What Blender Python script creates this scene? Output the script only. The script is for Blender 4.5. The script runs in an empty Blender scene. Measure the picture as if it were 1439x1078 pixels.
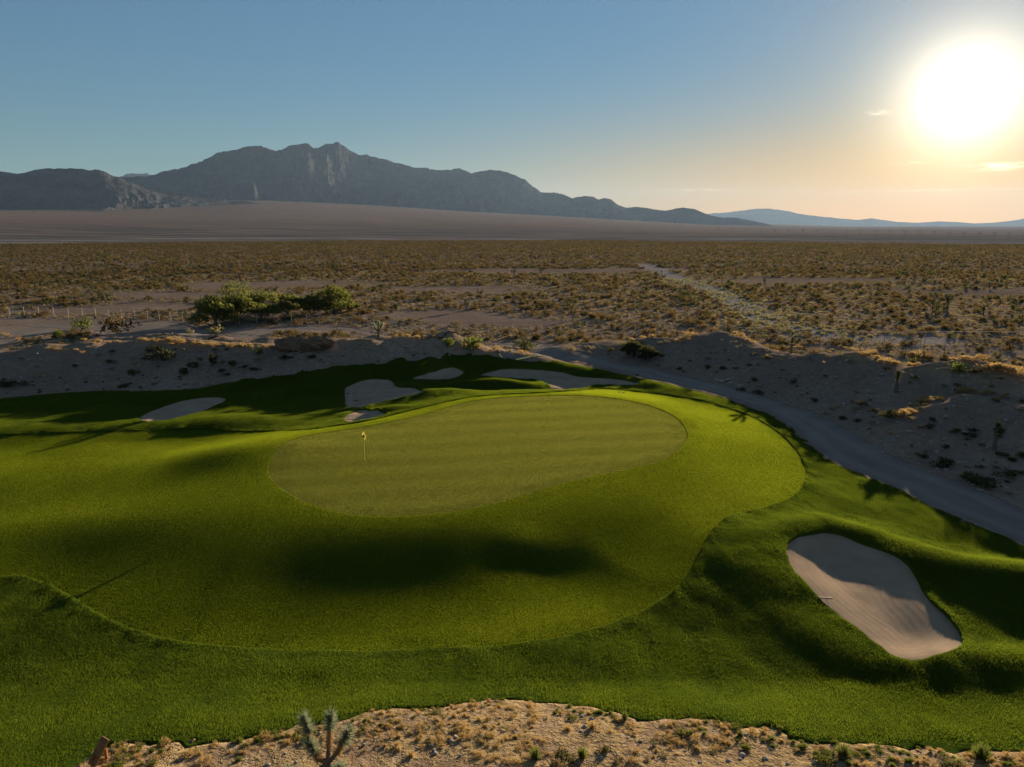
import bpy, bmesh, math, random
import numpy as np
from mathutils import Vector, Matrix, Quaternion
C = bpy.context
scene = C.scene
COL = scene.collection
R = math.radians

# ------------------------------------------------------------------ camera
CAM_Z = 18.0
PITCH = R(12.5)
FPX, CX, CY = 1000.0, 719.5, 539.0          # focal length and centre in pixels of the 1439 x 1078 photograph
cam_d = bpy.data.cameras.new('camera')
cam_d.sensor_fit = 'HORIZONTAL'; cam_d.sensor_width = 36.0
cam_d.lens = 36.0 * FPX / 1439.0
cam_d.clip_start = 0.5; cam_d.clip_end = 120000
cam = bpy.data.objects.new('camera', cam_d); COL.objects.link(cam)
cam.location = (0, 0, CAM_Z); cam.rotation_euler = (math.pi/2 - PITCH, 0, 0)
scene.camera = cam

# ------------------------------------------------------------------ sun, sky, exposure
SUN_AZ = R(31.0)      # to the right of straight ahead (+Y)
SUN_EL = R(8.1)
SUN_DIR = Vector((math.sin(SUN_AZ)*math.cos(SUN_EL), math.cos(SUN_AZ)*math.cos(SUN_EL), math.sin(SUN_EL)))
sl = bpy.data.lights.new('sun', 'SUN'); sl.energy = 5.0; sl.angle = R(0.53); sl.color = (1.0, 0.79, 0.56)
sun = bpy.data.objects.new('sun', sl); COL.objects.link(sun)
sun.rotation_euler = SUN_DIR.to_track_quat('Z', 'Y').to_euler()
sun.location = (60, 100, 60)

world = bpy.data.worlds.new('World'); scene.world = world; world.use_nodes = True
def build_world():
    nt = world.node_tree; N = nt.nodes; L = nt.links; N.clear()
    out = N.new('ShaderNodeOutputWorld'); bg = N.new('ShaderNodeBackground')
    sky = N.new('ShaderNodeTexSky'); sky.sky_type = 'NISHITA'; sky.sun_disc = False
    sky.sun_elevation = SUN_EL; sky.sun_rotation = SUN_AZ
    sky.altitude = 800; sky.air_density = 1.0; sky.dust_density = 0.0; sky.ozone_density = 1.6
    tc = N.new('ShaderNodeTexCoord')
    nrm = N.new('ShaderNodeVectorMath'); nrm.operation = 'NORMALIZE'; L.new(tc.outputs['Generated'], nrm.inputs[0])
    dot = N.new('ShaderNodeVectorMath'); dot.operation = 'DOT_PRODUCT'
    L.new(nrm.outputs[0], dot.inputs[0]); dot.inputs[1].default_value = SUN_DIR
    def math_(op, a, b=None, clamp=False):
        m = N.new('ShaderNodeMath'); m.operation = op; m.use_clamp = clamp
        for i, v in ((0, a), (1, b)):
            if v is None: continue
            if isinstance(v, (int, float)): m.inputs[i].default_value = v
            else: L.new(v, m.inputs[i])
        return m.outputs[0]
    th = math_('ARCCOSINE', math_('MINIMUM', dot.outputs['Value'], 0.999999))
    acc = None
    # air glow round the sun: bright core and two wider aureoles
    for k, col, w in GLOWS:
        e = math_('MULTIPLY', math_('EXPONENT', math_('MULTIPLY', math_('POWER', math_('DIVIDE', th, R(w)), 1.0 if w > 5 else 2.0), -1.0)), k)
        cc = N.new('ShaderNodeVectorMath'); cc.operation = 'SCALE'; cc.inputs[0].default_value = col; L.new(e, cc.inputs['Scale'])
        if acc is None: acc = cc.outputs[0]
        else:
            ad = N.new('ShaderNodeVectorMath'); ad.operation = 'ADD'; L.new(acc, ad.inputs[0]); L.new(cc.outputs[0], ad.inputs[1]); acc = ad.outputs[0]
    # dust low over the horizon on the sun's side
    sp0 = N.new('ShaderNodeSeparateXYZ'); L.new(nrm.outputs[0], sp0.inputs[0])
    a_ = math_('DIVIDE', math_('SUBTRACT', math_('ARCTAN2', sp0.outputs[0], sp0.outputs[1]), SUN_AZ), R(LOW[2])); e_ = math_('DIVIDE', math_('ABSOLUTE', math_('ARCSINE', sp0.outputs[2])), R(LOW[3]))
    gl = math_('MULTIPLY', math_('EXPONENT', math_('MULTIPLY', math_('ADD', math_('MULTIPLY', a_, a_), math_('MULTIPLY', e_, e_)), -1.0)), LOW[0])
    cc = N.new('ShaderNodeVectorMath'); cc.operation = 'SCALE'; cc.inputs[0].default_value = LOW[1]; L.new(gl, cc.inputs['Scale'])
    ad = N.new('ShaderNodeVectorMath'); ad.operation = 'ADD'; L.new(acc, ad.inputs[0]); L.new(cc.outputs[0], ad.inputs[1]); acc = ad.outputs[0]
    tint = N.new('ShaderNodeVectorMath'); tint.operation = 'MULTIPLY'; 
    # unseen sky above the frame is tinted warmer to set the fill light
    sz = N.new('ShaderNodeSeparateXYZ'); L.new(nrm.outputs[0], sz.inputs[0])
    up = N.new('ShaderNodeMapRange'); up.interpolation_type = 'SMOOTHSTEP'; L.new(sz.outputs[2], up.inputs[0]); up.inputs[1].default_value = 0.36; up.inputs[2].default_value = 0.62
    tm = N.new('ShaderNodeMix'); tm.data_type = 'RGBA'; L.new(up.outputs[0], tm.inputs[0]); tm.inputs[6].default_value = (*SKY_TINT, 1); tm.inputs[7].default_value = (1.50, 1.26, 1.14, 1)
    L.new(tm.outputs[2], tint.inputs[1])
    # long shoulder: a low-sun sky spans more than the exposure holds, so its bright side is compressed
    lum = N.new('ShaderNodeVectorMath'); lum.operation = 'DOT_PRODUCT'; L.new(sky.outputs[0], lum.inputs[0]); lum.inputs[1].default_value = (0.3, 0.5, 0.2)
    dv = N.new('ShaderNodeVectorMath'); dv.operation = 'SCALE'; L.new(sky.outputs[0], dv.inputs[0])
    L.new(math_('DIVIDE', 1.0, math_('ADD', 1.0, math_('MULTIPLY', lum.outputs['Value'], SKY_SHOULDER))), dv.inputs['Scale'])
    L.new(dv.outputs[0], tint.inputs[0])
    # the dust also takes the blue out of the sky behind it
    mk = math_('DIVIDE', gl, LOW[0], True)
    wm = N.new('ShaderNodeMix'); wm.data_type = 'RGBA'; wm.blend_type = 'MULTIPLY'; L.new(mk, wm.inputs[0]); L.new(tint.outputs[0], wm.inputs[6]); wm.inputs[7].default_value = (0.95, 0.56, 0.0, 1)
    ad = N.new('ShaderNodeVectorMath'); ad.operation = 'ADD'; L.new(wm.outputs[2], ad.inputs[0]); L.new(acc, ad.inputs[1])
    # thin cloud wisps low above the horizon, near the sun
    sep = N.new('ShaderNodeSeparateXYZ'); L.new(nrm.outputs[0], sep.inputs[0])
    az = math_('ARCTAN2', sep.outputs[0], sep.outputs[1]); el = math_('ARCSINE', sep.outputs[2])
    comb = N.new('ShaderNodeCombineXYZ'); L.new(math_('MULTIPLY', az, 22.0), comb.inputs[0]); L.new(math_('MULTIPLY', el, 150.0), comb.inputs[1])
    nz = N.new('ShaderNodeTexNoise'); nz.inputs['Scale'].default_value = 1.6; nz.inputs['Detail'].default_value = 6; nz.inputs['Roughness'].default_value = 0.62
    L.new(comb.outputs[0], nz.inputs['Vector'])
    cl = None
    for (a0, e0, wa, we, k) in CLOUDS:
        da = math_('DIVIDE', math_('SUBTRACT', az, R(a0)), R(wa)); de = math_('DIVIDE', math_('SUBTRACT', el, R(e0)), R(we))
        g = math_('MULTIPLY', math_('EXPONENT', math_('MULTIPLY', math_('ADD', math_('MULTIPLY', da, da), math_('MULTIPLY', de, de)), -1.0)), k)
        cl = g if cl is None else math_('ADD', cl, g)
    m = math_('MULTIPLY', cl, math_('MULTIPLY', math_('SUBTRACT', nz.outputs['Fac'], 0.42), 4.0, True))
    cs = N.new('ShaderNodeVectorMath'); cs.operation = 'SCALE'; cs.inputs[0].default_value = (9.0, 7.2, 5.0); L.new(m, cs.inputs['Scale'])
    ad2 = N.new('ShaderNodeVectorMath'); ad2.operation = 'ADD'; L.new(ad.outputs[0], ad2.inputs[0]); L.new(cs.outputs[0], ad2.inputs[1])
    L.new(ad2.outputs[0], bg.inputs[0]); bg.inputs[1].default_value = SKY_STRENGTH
    L.new(bg.outputs[0], out.inputs[0])
SKY_STRENGTH = 0.05
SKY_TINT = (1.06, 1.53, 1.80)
SKY_SHOULDER = 0.43
GLOWS = [(11.0, (1.0, 0.93, 0.80), 2.6), (5.5, (1.0, 0.84, 0.62), 4.7), (6.0, (1.0, 0.60, 0.10), 6.2)]
LOW = (7.0, (1.0, 0.32, 0.0), 28.0, 6.0)
CLOUDS = [(25.8, 7.5, 0.6, 0.13, 1.6), (28.0, 4.15, 1.0, 0.10, 0.8), (33.4, 3.75, 1.6, 0.20, 2.2), (14.1, 2.63, 2.4, 0.07, 0.5), (30.1, 2.36, 4.5, 0.08, 0.5)]
build_world()
vs = scene.view_settings
vs.view_transform = 'Standard'; vs.look = 'None'; vs.gamma = 1.0; vs.use_curve_mapping = False
vs.exposure = 1.2
scene.render.engine = 'CYCLES'
scene.cycles.use_denoising = True
scene.cycles.max_bounces = 6
scene.cycles.diffuse_bounces = 2
scene.cycles.transparent_max_bounces = 8
scene.cycles.volume_bounces = 1

# ------------------------------------------------------------------ helpers: photograph pixel -> point at a given height
cp, sp = math.cos(PITCH), math.sin(PITCH)
def ray(px, py):
    u = (px - CX)/FPX; v = (CY - py)/FPX
    return np.array([u, cp + v*sp, -sp + v*cp])
def P(px, py, z=0.0):
    d = ray(px, py); t = (z - CAM_Z)/d[2]
    return np.array([d[0]*t, d[1]*t])
def tag(o, label=None, cat=None, group=None, kind=None):
    if label: o['label'] = label
    if cat: o['category'] = cat
    if group: o['group'] = group
    if kind: o['kind'] = kind
    return o

# ------------------------------------------------------------------ numpy noise
def _hash(ix, iy, seed):
    h = (ix.astype(np.int64)*374761393 + iy.astype(np.int64)*668265263 + seed*1442695040888963407 % (1 << 40)) & 0xffffffff
    h = ((h ^ (h >> 13))*1274126177) & 0xffffffff
    h = (h ^ (h >> 16)) & 0xffffffff
    return h/4294967295.0
def vnoise(x, y, seed=0):
    ix = np.floor(x); iy = np.floor(y); fx = x-ix; fy = y-iy
    fx = fx*fx*fx*(fx*(fx*6-15)+10); fy = fy*fy*fy*(fy*(fy*6-15)+10)
    a = _hash(ix, iy, seed); b = _hash(ix+1, iy, seed); c = _hash(ix, iy+1, seed); d = _hash(ix+1, iy+1, seed)
    return (a*(1-fx)+b*fx)*(1-fy) + (c*(1-fx)+d*fx)*fy - 0.5
def fbm(x, y, oct=4, seed=0, gain=0.5):
    s = 0; a = 1.0; x = np.asarray(x, float); y = np.asarray(y, float)
    for i in range(oct):
        s = s + a*vnoise(x, y, seed+i*17); a *= gain
        x, y = x*1.6+y*1.2+3.1, -x*1.2+y*1.6+7.7      # rotate and double
    return s
def ridged(x, y, oct=5, seed=0):
    s = 0; a = 1.0; w = 1.0
    for i in range(oct):
        n = 1-np.abs(vnoise(x, y, seed+i*31))*2; n = n*n
        s = s + a*n*w; w = np.clip(n*1.6, 0, 1); a *= 0.5
        x, y = x*1.6+y*1.2+3.1, -x*1.2+y*1.6+7.7
    return s/1.9
def sstep(a, b, x):
    t = np.clip((x-a)/(b-a), 0, 1); return t*t*(3-2*t)

# ------------------------------------------------------------------ outlines
def spline(pts, n=5, closed=True):
    pts = np.asarray(pts, float); m = len(pts); out = []
    rng = range(m if closed else m-1)
    for i in rng:
        if closed: p0, p1, p2, p3 = pts[i-1], pts[i], pts[(i+1) % m], pts[(i+2) % m]
        else: p0, p1, p2, p3 = pts[max(i-1, 0)], pts[i], pts[i+1], pts[min(i+2, m-1)]
        for k in range(n):
            t = k/n
            out.append(0.5*((2*p1)+(-p0+p2)*t+(2*p0-5*p1+4*p2-p3)*t*t+(-p0+3*p1-3*p2+p3)*t**3))
    if not closed: out.append(pts[-1])
    return np.array(out)
def sdf(poly, X, Y, far=1e9):
    """signed distance, negative inside; evaluated only near the outline's box"""
    shp = X.shape; x = X.ravel(); y = Y.ravel(); out = np.full(x.shape, 50.0)
    mn = poly.min(0)-24; mx = poly.max(0)+24
    sel = np.where((x > mn[0]) & (x < mx[0]) & (y > mn[1]) & (y < mx[1]))[0]
    for s in range(0, len(sel), 40000):
        q = sel[s:s+40000]; xx = x[q][:, None]; yy = y[q][:, None]
        a = poly; b = np.roll(poly, -1, 0); e = b-a
        wx = xx-a[:, 0]; wy = yy-a[:, 1]
        t = np.clip((wx*e[:, 0]+wy*e[:, 1])/np.maximum((e**2).sum(1), 1e-9), 0, 1)
        d = np.sqrt(((wx-t*e[:, 0])**2+(wy-t*e[:, 1])**2).min(1))
        c = ((a[:, 1] > yy) != (b[:, 1] > yy)) & (xx < (b[:, 0]-a[:, 0])*(yy-a[:, 1])/np.where(np.abs(b[:, 1]-a[:, 1]) < 1e-9, 1e-9, b[:, 1]-a[:, 1])+a[:, 0])
        ins = c.sum(1) % 2 == 1
        out[q] = np.where(ins, -d, d)
    return out.reshape(shp)
def polyline_ridge(pts, X, Y):
    """pts rows (x, y, h, w_front, w_back): height of a bank that follows the polyline"""
    pts = np.asarray(pts, float)
    best = np.zeros_like(X)
    for i in range(len(pts)-1):
        a, b = pts[i], pts[i+1]; ex, ey = b[0]-a[0], b[1]-a[1]; l2 = ex*ex+ey*ey
        t = np.clip(((X-a[0])*ex+(Y-a[1])*ey)/l2, 0, 1)
        dx = X-(a[0]+t*ex); dy = Y-(a[1]+t*ey); d = np.sqrt(dx*dx+dy*dy)
        h = a[2]+(b[2]-a[2])*t; w = a[3]+(b[3]-a[3])*t
        best = np.maximum(best, h*np.exp(-(d/w)**2))
    return best
# ------------------------------------------------------------------ the lie of the land
GREEN_PX = [(377,660),(380,672),(395,687),(430,706),(480,720),(540,725),(600,722),(660,714),(720,700),(770,685),(820,672),(880,660),(925,648),(950,635),(965,618),(964,603),(950,586),(920,572),(880,562),(830,556),(785,555),(747,556),(710,558),(680,561),(654,565),(612,577),(570,588),(510,600),(470,607),(430,615),(400,628),(384,643)]
GREEN_Z = 1.28
green_poly = spline([P(x, y, GREEN_Z) for x, y in GREEN_PX], 4)

def bump(X, Y, px, py, z, h, rx, ry, rot=0.0):
    c = P(px, py, z); dx = X-c[0]; dy = Y-c[1]; a = R(rot)
    u = dx*math.cos(a)+dy*math.sin(a); v = -dx*math.sin(a)+dy*math.cos(a)
    return h*np.exp(-(u/rx)**2-(v/ry)**2)

def ridge_px(rows):
    out = []
    for (px, py, h, w) in rows:
        q = P(px, py, h); out.append((q[0], q[1], h, w))
    return out
LEFT_BANK = ridge_px([(-160,500,3.42,9),(-60,492,3.42,8),(60,486,3.61,7),(150,474,4.08,6.5),(215,472,4.18,6.5),(300,482,3.61,6.5),(370,486,3.32,6),(450,478,3.80,6),(540,474,3.80,6),(620,478,3.52,5.5),(680,487,2.47,5),(740,497,1.52,4.5)])
RIGHT_BANKS = [
    ridge_px([(800,486,1.5,6),(870,478,2.1,6.5),(935,478,2.5,6.5),(1010,466,3.5,6),(1075,487,3.0,6),(1130,497,3.1,6)]),
    ridge_px([(1100,497,2.9,6.5),(1160,493,3.7,6.5),(1200,493,4.2,6.5),(1245,503,4.1,6.5),(1285,517,3.9,6)]),
    ridge_px([(1276,514,3.9,6.5),(1311,505,4.6,6.5),(1354,503,5.0,7),(1383,506,5.1,7),(1439,515,5.2,7.5),(1540,525,5.2,9)]),
    ridge_px([(1240,560,2.3,5.0),(1290,578,2.5,4.5),(1325,563,3.2,4.5),(1363,550,3.8,4.6),(1402,552,4.0,4.8),(1439,558,4.0,5.2),(1500,575,3.9,6),(1640,600,4.0,7)]),
]
LEFT_TOP = ridge_px([(150,468,3.4,6),(215,467,3.8,6.5),(300,472,3.4,7),(380,476,3.3,7),(450,473,3.0,6),(540,470,2.8,6)])
TROUGH = [(*P(px, py, 0.0), h, w) for px, py, h, w in [(300,862,0.10,5.0),(420,858,0.18,5.0),(560,848,0.20,5.0),(670,834,0.20,4.8),(770,812,0.20,4.6),(850,788,0.10,4.0)]]
BACK_RIDGE = ridge_px([(640,500,1.6,3.2),(680,500,2.1,3.2),(740,505,1.55,2.8),(800,514,0.7,2.6),(870,527,0.5,2.4),(930,540,0.6,2.6),(1000,560,0.5,3.0)])

BIG_RIDGE = ridge_px([(1085,760,0.4,1.8),(1120,744,0.5,1.8),(1160,738,0.55,1.8),(1230,752,0.6,1.8),(1290,775,0.7,1.9),(1350,790,0.9,2.2),(1439,800,1.2,2.6),(1540,812,1.4,3.0)])

def far_height(X, Y):
    r = np.sqrt(X*X+Y*Y); az = np.degrees(np.arctan2(X, np.maximum(Y, 1e-3)))
    edge = 850+60*fbm(X/300, Y/300, 3, 5)
    z = 0.9*fbm(X/60, Y/60, 3, 11)*sstep(150, 260, r)
    z = z - 26*sstep(0, 260, r-edge)
    # alluvial fan climbs toward the mountains on the left, fades out to the right
    k = np.interp(az, [-60, -36, -20, -5, 5, 15, 25, 60], [0.040, 0.0385, 0.0385, 0.029, 0.021, 0.008, 0.0022, 0.0018])
    z = z + np.maximum(r-2300, 0)*k*sstep(2200, 4500, r)
    z = z + 85*np.exp(-((az+17)/13)**2)*sstep(4000, 8800, r)
    z = z + 5*fbm(X/420, Y/420, 4, 23)*sstep(1500, 3500, r)
    return z

def H_smooth(X, Y):
    """ground height without the bunker hollows"""
    X = np.asarray(X, float); Y = np.asarray(Y, float)
    z = far_height(X, Y)
    d = sdf(green_poly, X, Y)
    # raised green: broad shoulder, steeper to the front
    out = np.maximum(d, 0)
    wf = 17.0-7.0*sstep(-21, -4, X)+6.5*sstep(1.0, 11, X); wf = wf+(11.0-wf)*sstep(40, 52, Y)
    z = z + GREEN_Z*(1-sstep(-1.0, wf, out)) * (d < 45)
    B = lambda *a: bump(X, Y, *a)
    for b in BUMPS: z = z + B(*b)
    z = z + 0.10*fbm(X/7.5, Y/6.0, 2, 63)*sstep(5, 15, d)*(np.hypot(X, Y) < 140)
    q = np.maximum(25.5-Y, 0); z = z + (0.28*q*q/(q+1.5))*(Y > -40) # the dirt strip climbs toward the camera
    bank = np.zeros_like(z)
    for rr in [LEFT_BANK, LEFT_TOP]+RIGHT_BANKS: bank = np.maximum(bank, polyline_ridge(rr, X, Y))
    n = fbm(X/7.0, Y/7.0, 4, 3)
    z = z + bank*(1+0.22*n)+0.55*n*sstep(0.3,2.0,bank)
    z = z - polyline_ridge(TROUGH, X, Y) + polyline_ridge(BACK_RIDGE, X, Y) + polyline_ridge(BIG_RIDGE, X, Y)
    return z
# (px, py, z there, height, radius x, radius y, rotation)
BUMPS = [
    (160, 655, 0.6, 0.28, 13, 5.0, 10),      # knolls on the left
    (745, 752, 0.9, 0.08, 2.0, 1.6, 0),
    (755, 806, 0.1, -0.05, 2.2, 1.8, 0),
    (330, 640, 0.6, 0.30, 7, 4.0, 0),
    (60, 740, 0.5, 0.16, 10, 3.6, 5),
    (330, 588, 0.6, 0.55, 7, 3.5, 10),
    (60, 600, 0.6, 0.4, 12, 3.5, 8),
    (600, 548, 0.9, 0.7, 4.5, 2.5, 10),      # tongues between the back bunkers
    (565, 538, 0.8, 0.5, 2.0, 2.0, 0),
    (690, 532, 1.0, 0.9, 4.5, 1.5, 5),
    (730, 545, 0.3, -0.5, 4.5, 1.5, 4),
    (530, 575, 0.8, 0.3, 4.0, 1.2, 10),
    (1075, 790, 0.7, 0.40, 2.6, 4.2, 18),    # left shoulder of the big bunker
    (1220, 840, 0.5, 0.50, 8.5, 6.0, -40),   # the big bunker sits on a low rise
    (1190, 915, 0.2, 0.15, 5.0, 1.6, -50),
    (1390, 935, 0.5, 0.6, 4.0, 1.5, 0),
    (300, 960, 0, 0.2, 9, 2.0, 0),
    (700, 1040, 0.4, 0.4, 14, 3.0, 0),
]
BUNKERS_PX = {
 'left':  ([(195,587),(207,579),(234,569),(267,560),(300,557),(315,559),(317,563),(300,572),(267,584),(234,591),(210,593),(197,591)], 0.3, 2.2),
 'heart': ([(484,548),(487,543),(503,536),(522,532),(537,532.5),(547,533),(553.5,537.5),(557,542.5),(570,543.5),(587,546),(595,548.5),(590,552.6),(570,557.6),(550,562.6),(528,567.6),(512,572),(495,573.5),(487,572),(485,562)], 0.25, 2.6),
 'small': ([(482.5,588.5),(488,582),(500,577),(515,575),(532,577),(542,580),(543.5,582.6),(528,587),(497,593),(485,592)], 0.2, 1.4),
 'rear':  ([(579,531),(587,527.5),(603.6,523.4),(620,518.4),(632,516),(642,516.7),(652,522.5),(650,526.7),(640,531),(627,534),(603.6,534.2),(583.5,533.7)], 0.5, 2.0),
 'long':  ([(673,527),(690,521.7),(705,518),(730,517.5),(755,519),(780,521),(797,524),(813.6,528.4),(838.6,530),(863.6,531.7),(880,534),(898.7,538.4),(895,541),(880,541.7),(847,541),(830,542.6),(817,546.8),(797,548.4),(780,548.4),(773.5,543.4),(766.8,538.4),(760,535.4),(747,533.4),(722,531.7),(688,530)], 0.25, 2.0),
 'big':   ([(1105,769),(1112,758),(1130,751),(1164.6,747.7),(1187,753),(1211,763),(1241,773),(1263,782),(1277.5,794.5),(1286.6,810.6),(1297.7,831),(1312,849),(1332,867),(1348,887),(1353,901),(1350,909.4),(1332,916.5),(1307.7,923.5),(1281.5,928),(1255,924.6),(1243,916.5),(1211,889),(1181,868),(1150.5,840),(1130,818.7),(1114,800.6),(1107,784)], 0.28, 2.6),
}
FAIRWAY_PX = [(-260,806),(-120,804),(0,810),(40,812),(80,828),(130,858),(180,882),(240,900),(310,910),(400,915),(500,917),(600,914),(700,908),(790,896),(860,876),(910,855),(950,828),(975,795),(990,765),(1002,743),(1030,724),(1080,712),(1115,698),(1132,675),(1130,652),(1115,628),(1090,605),(1050,583),(1005,568),(950,557),(900,551),(850,547),(800,550),(747,553),(700,555),(660,559),(620,567),(570,579),(520,591),(470,599),(430,604),(380,606),(300,604),(200,605),(100,608),(0,612),(-130,616),(-260,620)]
GRASS_PX = [(-300,574),(-120,566),(0,560),(127,550),(217,549),(284,545),(334,535),(400,527),(480,514),(547,508),(597,505),(630,498),(655,499),(714,503),(764,508),(800,511),(847,520),(880,527),(960,545),(1027,563),(1077,581),(1120,610),(1160,643),(1210,668),(1261,687),(1294,705),(1344,727),(1378,741),(1439,768),(1560,820),(1620,960),(1500,1048),(1439,1053),(1344,1055),(1260,1049),(1177,1045),(1127,1039),(1077,1024),(1010,1015),(960,1013),(898,1008),(847,1000),(797,990),(747,984),(697,985),(647,992),(580,997),(530,1002),(500,1011),(434,1022),(400,1030),(334,1042),(284,1047),(217,1045),(167,1048),(134,1056),(110,1080),(60,1120),(-40,1180),(-300,1190),(-420,900)]
ROAD_PX = [(700,488),(760,490),(830,498),(880,512),(919,518),(958,528),(1004,537),(1045,549),(1094,564),(1133,576),(1160,588),(1199,608),(1245,637),(1300,660),(1346,678),(1393,695),(1439,716),(1620,790),(1620,850),(1520,800),(1439,766),(1378,738),(1344,724),(1294,702),(1261,684),(1210,665),(1160,640),(1120,606),(1077,577),(1027,559),(960,541),(880,523),(847,516),(800,507),(750,499),(700,494)]
REAR_ROAD_PX = [(-200,449),(-60,448),(100,450),(230,452),(290,463),(360,462),(440,459),(520,466),(620,474),(700,482),(780,484),(780,489),(700,486),(600,475),(520,469.5),(450,465.5),(380,467),(300,472),(230,468),(120,462),(60,470),(0,486),(-120,500),(-200,500),(-200,470),(-60,462)]

def rag(x, y, s): return 0.55*fbm(x/0.9, y/0.9, 3, s)+0.35*fbm(x/0.33+5, y/0.33, 2, s+1)

def cast(px, py, hf=None, zs=(9.0, -6.0), n=160):
    """where the sight line through a photograph pixel meets the ground"""
    hf = hf or H_smooth
    d = ray(px, py); t0 = (zs[0]-CAM_Z)/d[2]; t1 = (zs[1]-CAM_Z)/d[2]
    for _ in range(2):
        t = np.linspace(t0, t1, n); x = d[0]*t; y = d[1]*t; z = CAM_Z+d[2]*t
        below = z < hf(x, y); i = int(np.argmax(below)) if below.any() else n-1
        t0, t1 = t[max(i-1, 0)], t[i]
    tm = (t0+t1)/2
    return np.array([d[0]*tm, d[1]*tm])
def cast_poly(px, n=4):
    return spline([cast(x, y) for x, y in px], n)
fairway_poly = cast_poly(FAIRWAY_PX)
grass_poly = cast_poly(GRASS_PX)
road_poly = cast_poly(ROAD_PX)
rear_road_poly = cast_poly(REAR_ROAD_PX)
BUNKERS = [(k, cast_poly(v[0], 4), v[1], v[2]) for k, v in BUNKERS_PX.items()]

def sink(X, Y):
    s = np.zeros_like(X)
    for k, poly, dep, wid in BUNKERS:
        d = sdf(poly, X, Y)
        s = s + dep*sstep(-0.05, wid, -d)
    return s
def H(X, Y):
    X = np.atleast_1d(np.asarray(X, float)); Y = np.atleast_1d(np.asarray(Y, float))
    return H_smooth(X, Y)-sink(X, Y)
def H1(x, y): return float(H([x], [y])[0])
def ground(px, py):
    c = cast(px, py, H); return Vector((c[0], c[1], H1(c[0], c[1])))

# ------------------------------------------------------------------ one fine triangulated sheet, cut along the outlines
X0, X1, Y0, Y1, STEP = -88.0, 92.0, 8.0, 134.0, 0.42
gx = np.linspace(X0, X1, int((X1-X0)/STEP)+1); gy = np.linspace(Y0, Y1, int((Y1-Y0)/STEP)+1)
GX, GY = np.meshgrid(gx, gy)
jit = 0.0
nx, ny = len(gx), len(gy)
idx = np.arange(nx*ny).reshape(ny, nx)
a, b, c_, d_ = idx[:-1, :-1], idx[:-1, 1:], idx[1:, 1:], idx[1:, :-1]
par = ((np.arange(ny-1)[:, None]+np.arange(nx-1)[None, :]) % 2).astype(bool)
T = np.concatenate([np.stack([a, b, c_], -1)[par], np.stack([a, c_, d_], -1)[par], np.stack([a, b, d_], -1)[~par], np.stack([b, c_, d_], -1)[~par]])
V = np.stack([GX.ravel(), GY.ravel()], 1)

def cut(V, T, poly, ragged=0.0, seed=0):
    """split triangles along the outline: returns V, inside triangles, outside triangles, level-vertex mask"""
    used = np.unique(T); s = np.full(len(V), 50.0)
    s[used] = sdf(poly, V[used, 0], V[used, 1])
    if ragged: s[used] += ragged*rag(V[used, 0], V[used, 1], seed)*(np.abs(s[used]) < 3)
    s[np.abs(s) < 1e-3] = 1e-3
    neg = s < 0; k = neg[T].sum(1)
    ins = [T[k == 3]]; outs = [T[k == 0]]
    newV = []; key = {}
    base = len(V)
    def mid(i, j):
        kk = (i, j) if i < j else (j, i)
        if kk in key: return key[kk]
        t = s[i]/(s[i]-s[j]); p = V[i]+(V[j]-V[i])*t
        key[kk] = base+len(newV); newV.append(p); return key[kk]
    ti, to = [], []
    for tri in T[(k == 1) | (k == 2)]:
        i, j, l = (int(q) for q in tri)
        n = [neg[i], neg[j], neg[l]]
        lone = [q for q in range(3) if n[q] != (sum(n) == 2)][0] if False else (n.index(True) if sum(n) == 1 else n.index(False))
        p, q, r = [(i, j, l), (j, l, i), (l, i, j)][lone]
        m1 = mid(p, q); m2 = mid(p, r)
        (ti if neg[p] else to).append((p, m1, m2))
        (to if neg[p] else ti).extend([(m1, q, r), (m1, r, m2)])
    V2 = np.concatenate([V, np.array(newV).reshape(-1, 2)])
    if ti: ins.append(np.array(ti)); 
    if to: outs.append(np.array(to))
    return V2, np.concatenate(ins), np.concatenate(outs), base

def mesh_from(name, verts, faces, mat, uvz=None):
    me = bpy.data.meshes.new(name)
    me.vertices.add(len(verts)); me.vertices.foreach_set('co', np.ascontiguousarray(verts, dtype=np.float32).ravel())
    faces = np.asarray(faces); nf, k = faces.shape
    me.loops.add(nf*k); me.loops.foreach_set('vertex_index', faces.astype(np.int32).ravel())
    me.polygons.add(nf); me.polygons.foreach_set('loop_start', np.arange(0, nf*k, k, dtype=np.int32))
    me.polygons.foreach_set('use_smooth', np.ones(nf, bool))
    me.update(calc_edges=True); me.validate(); me.materials.append(mat)
    return me
def attr(me, name, vals):
    at = me.attributes.new(name, 'FLOAT', 'POINT'); at.data.foreach_set('value', np.asarray(vals, np.float32))

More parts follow.
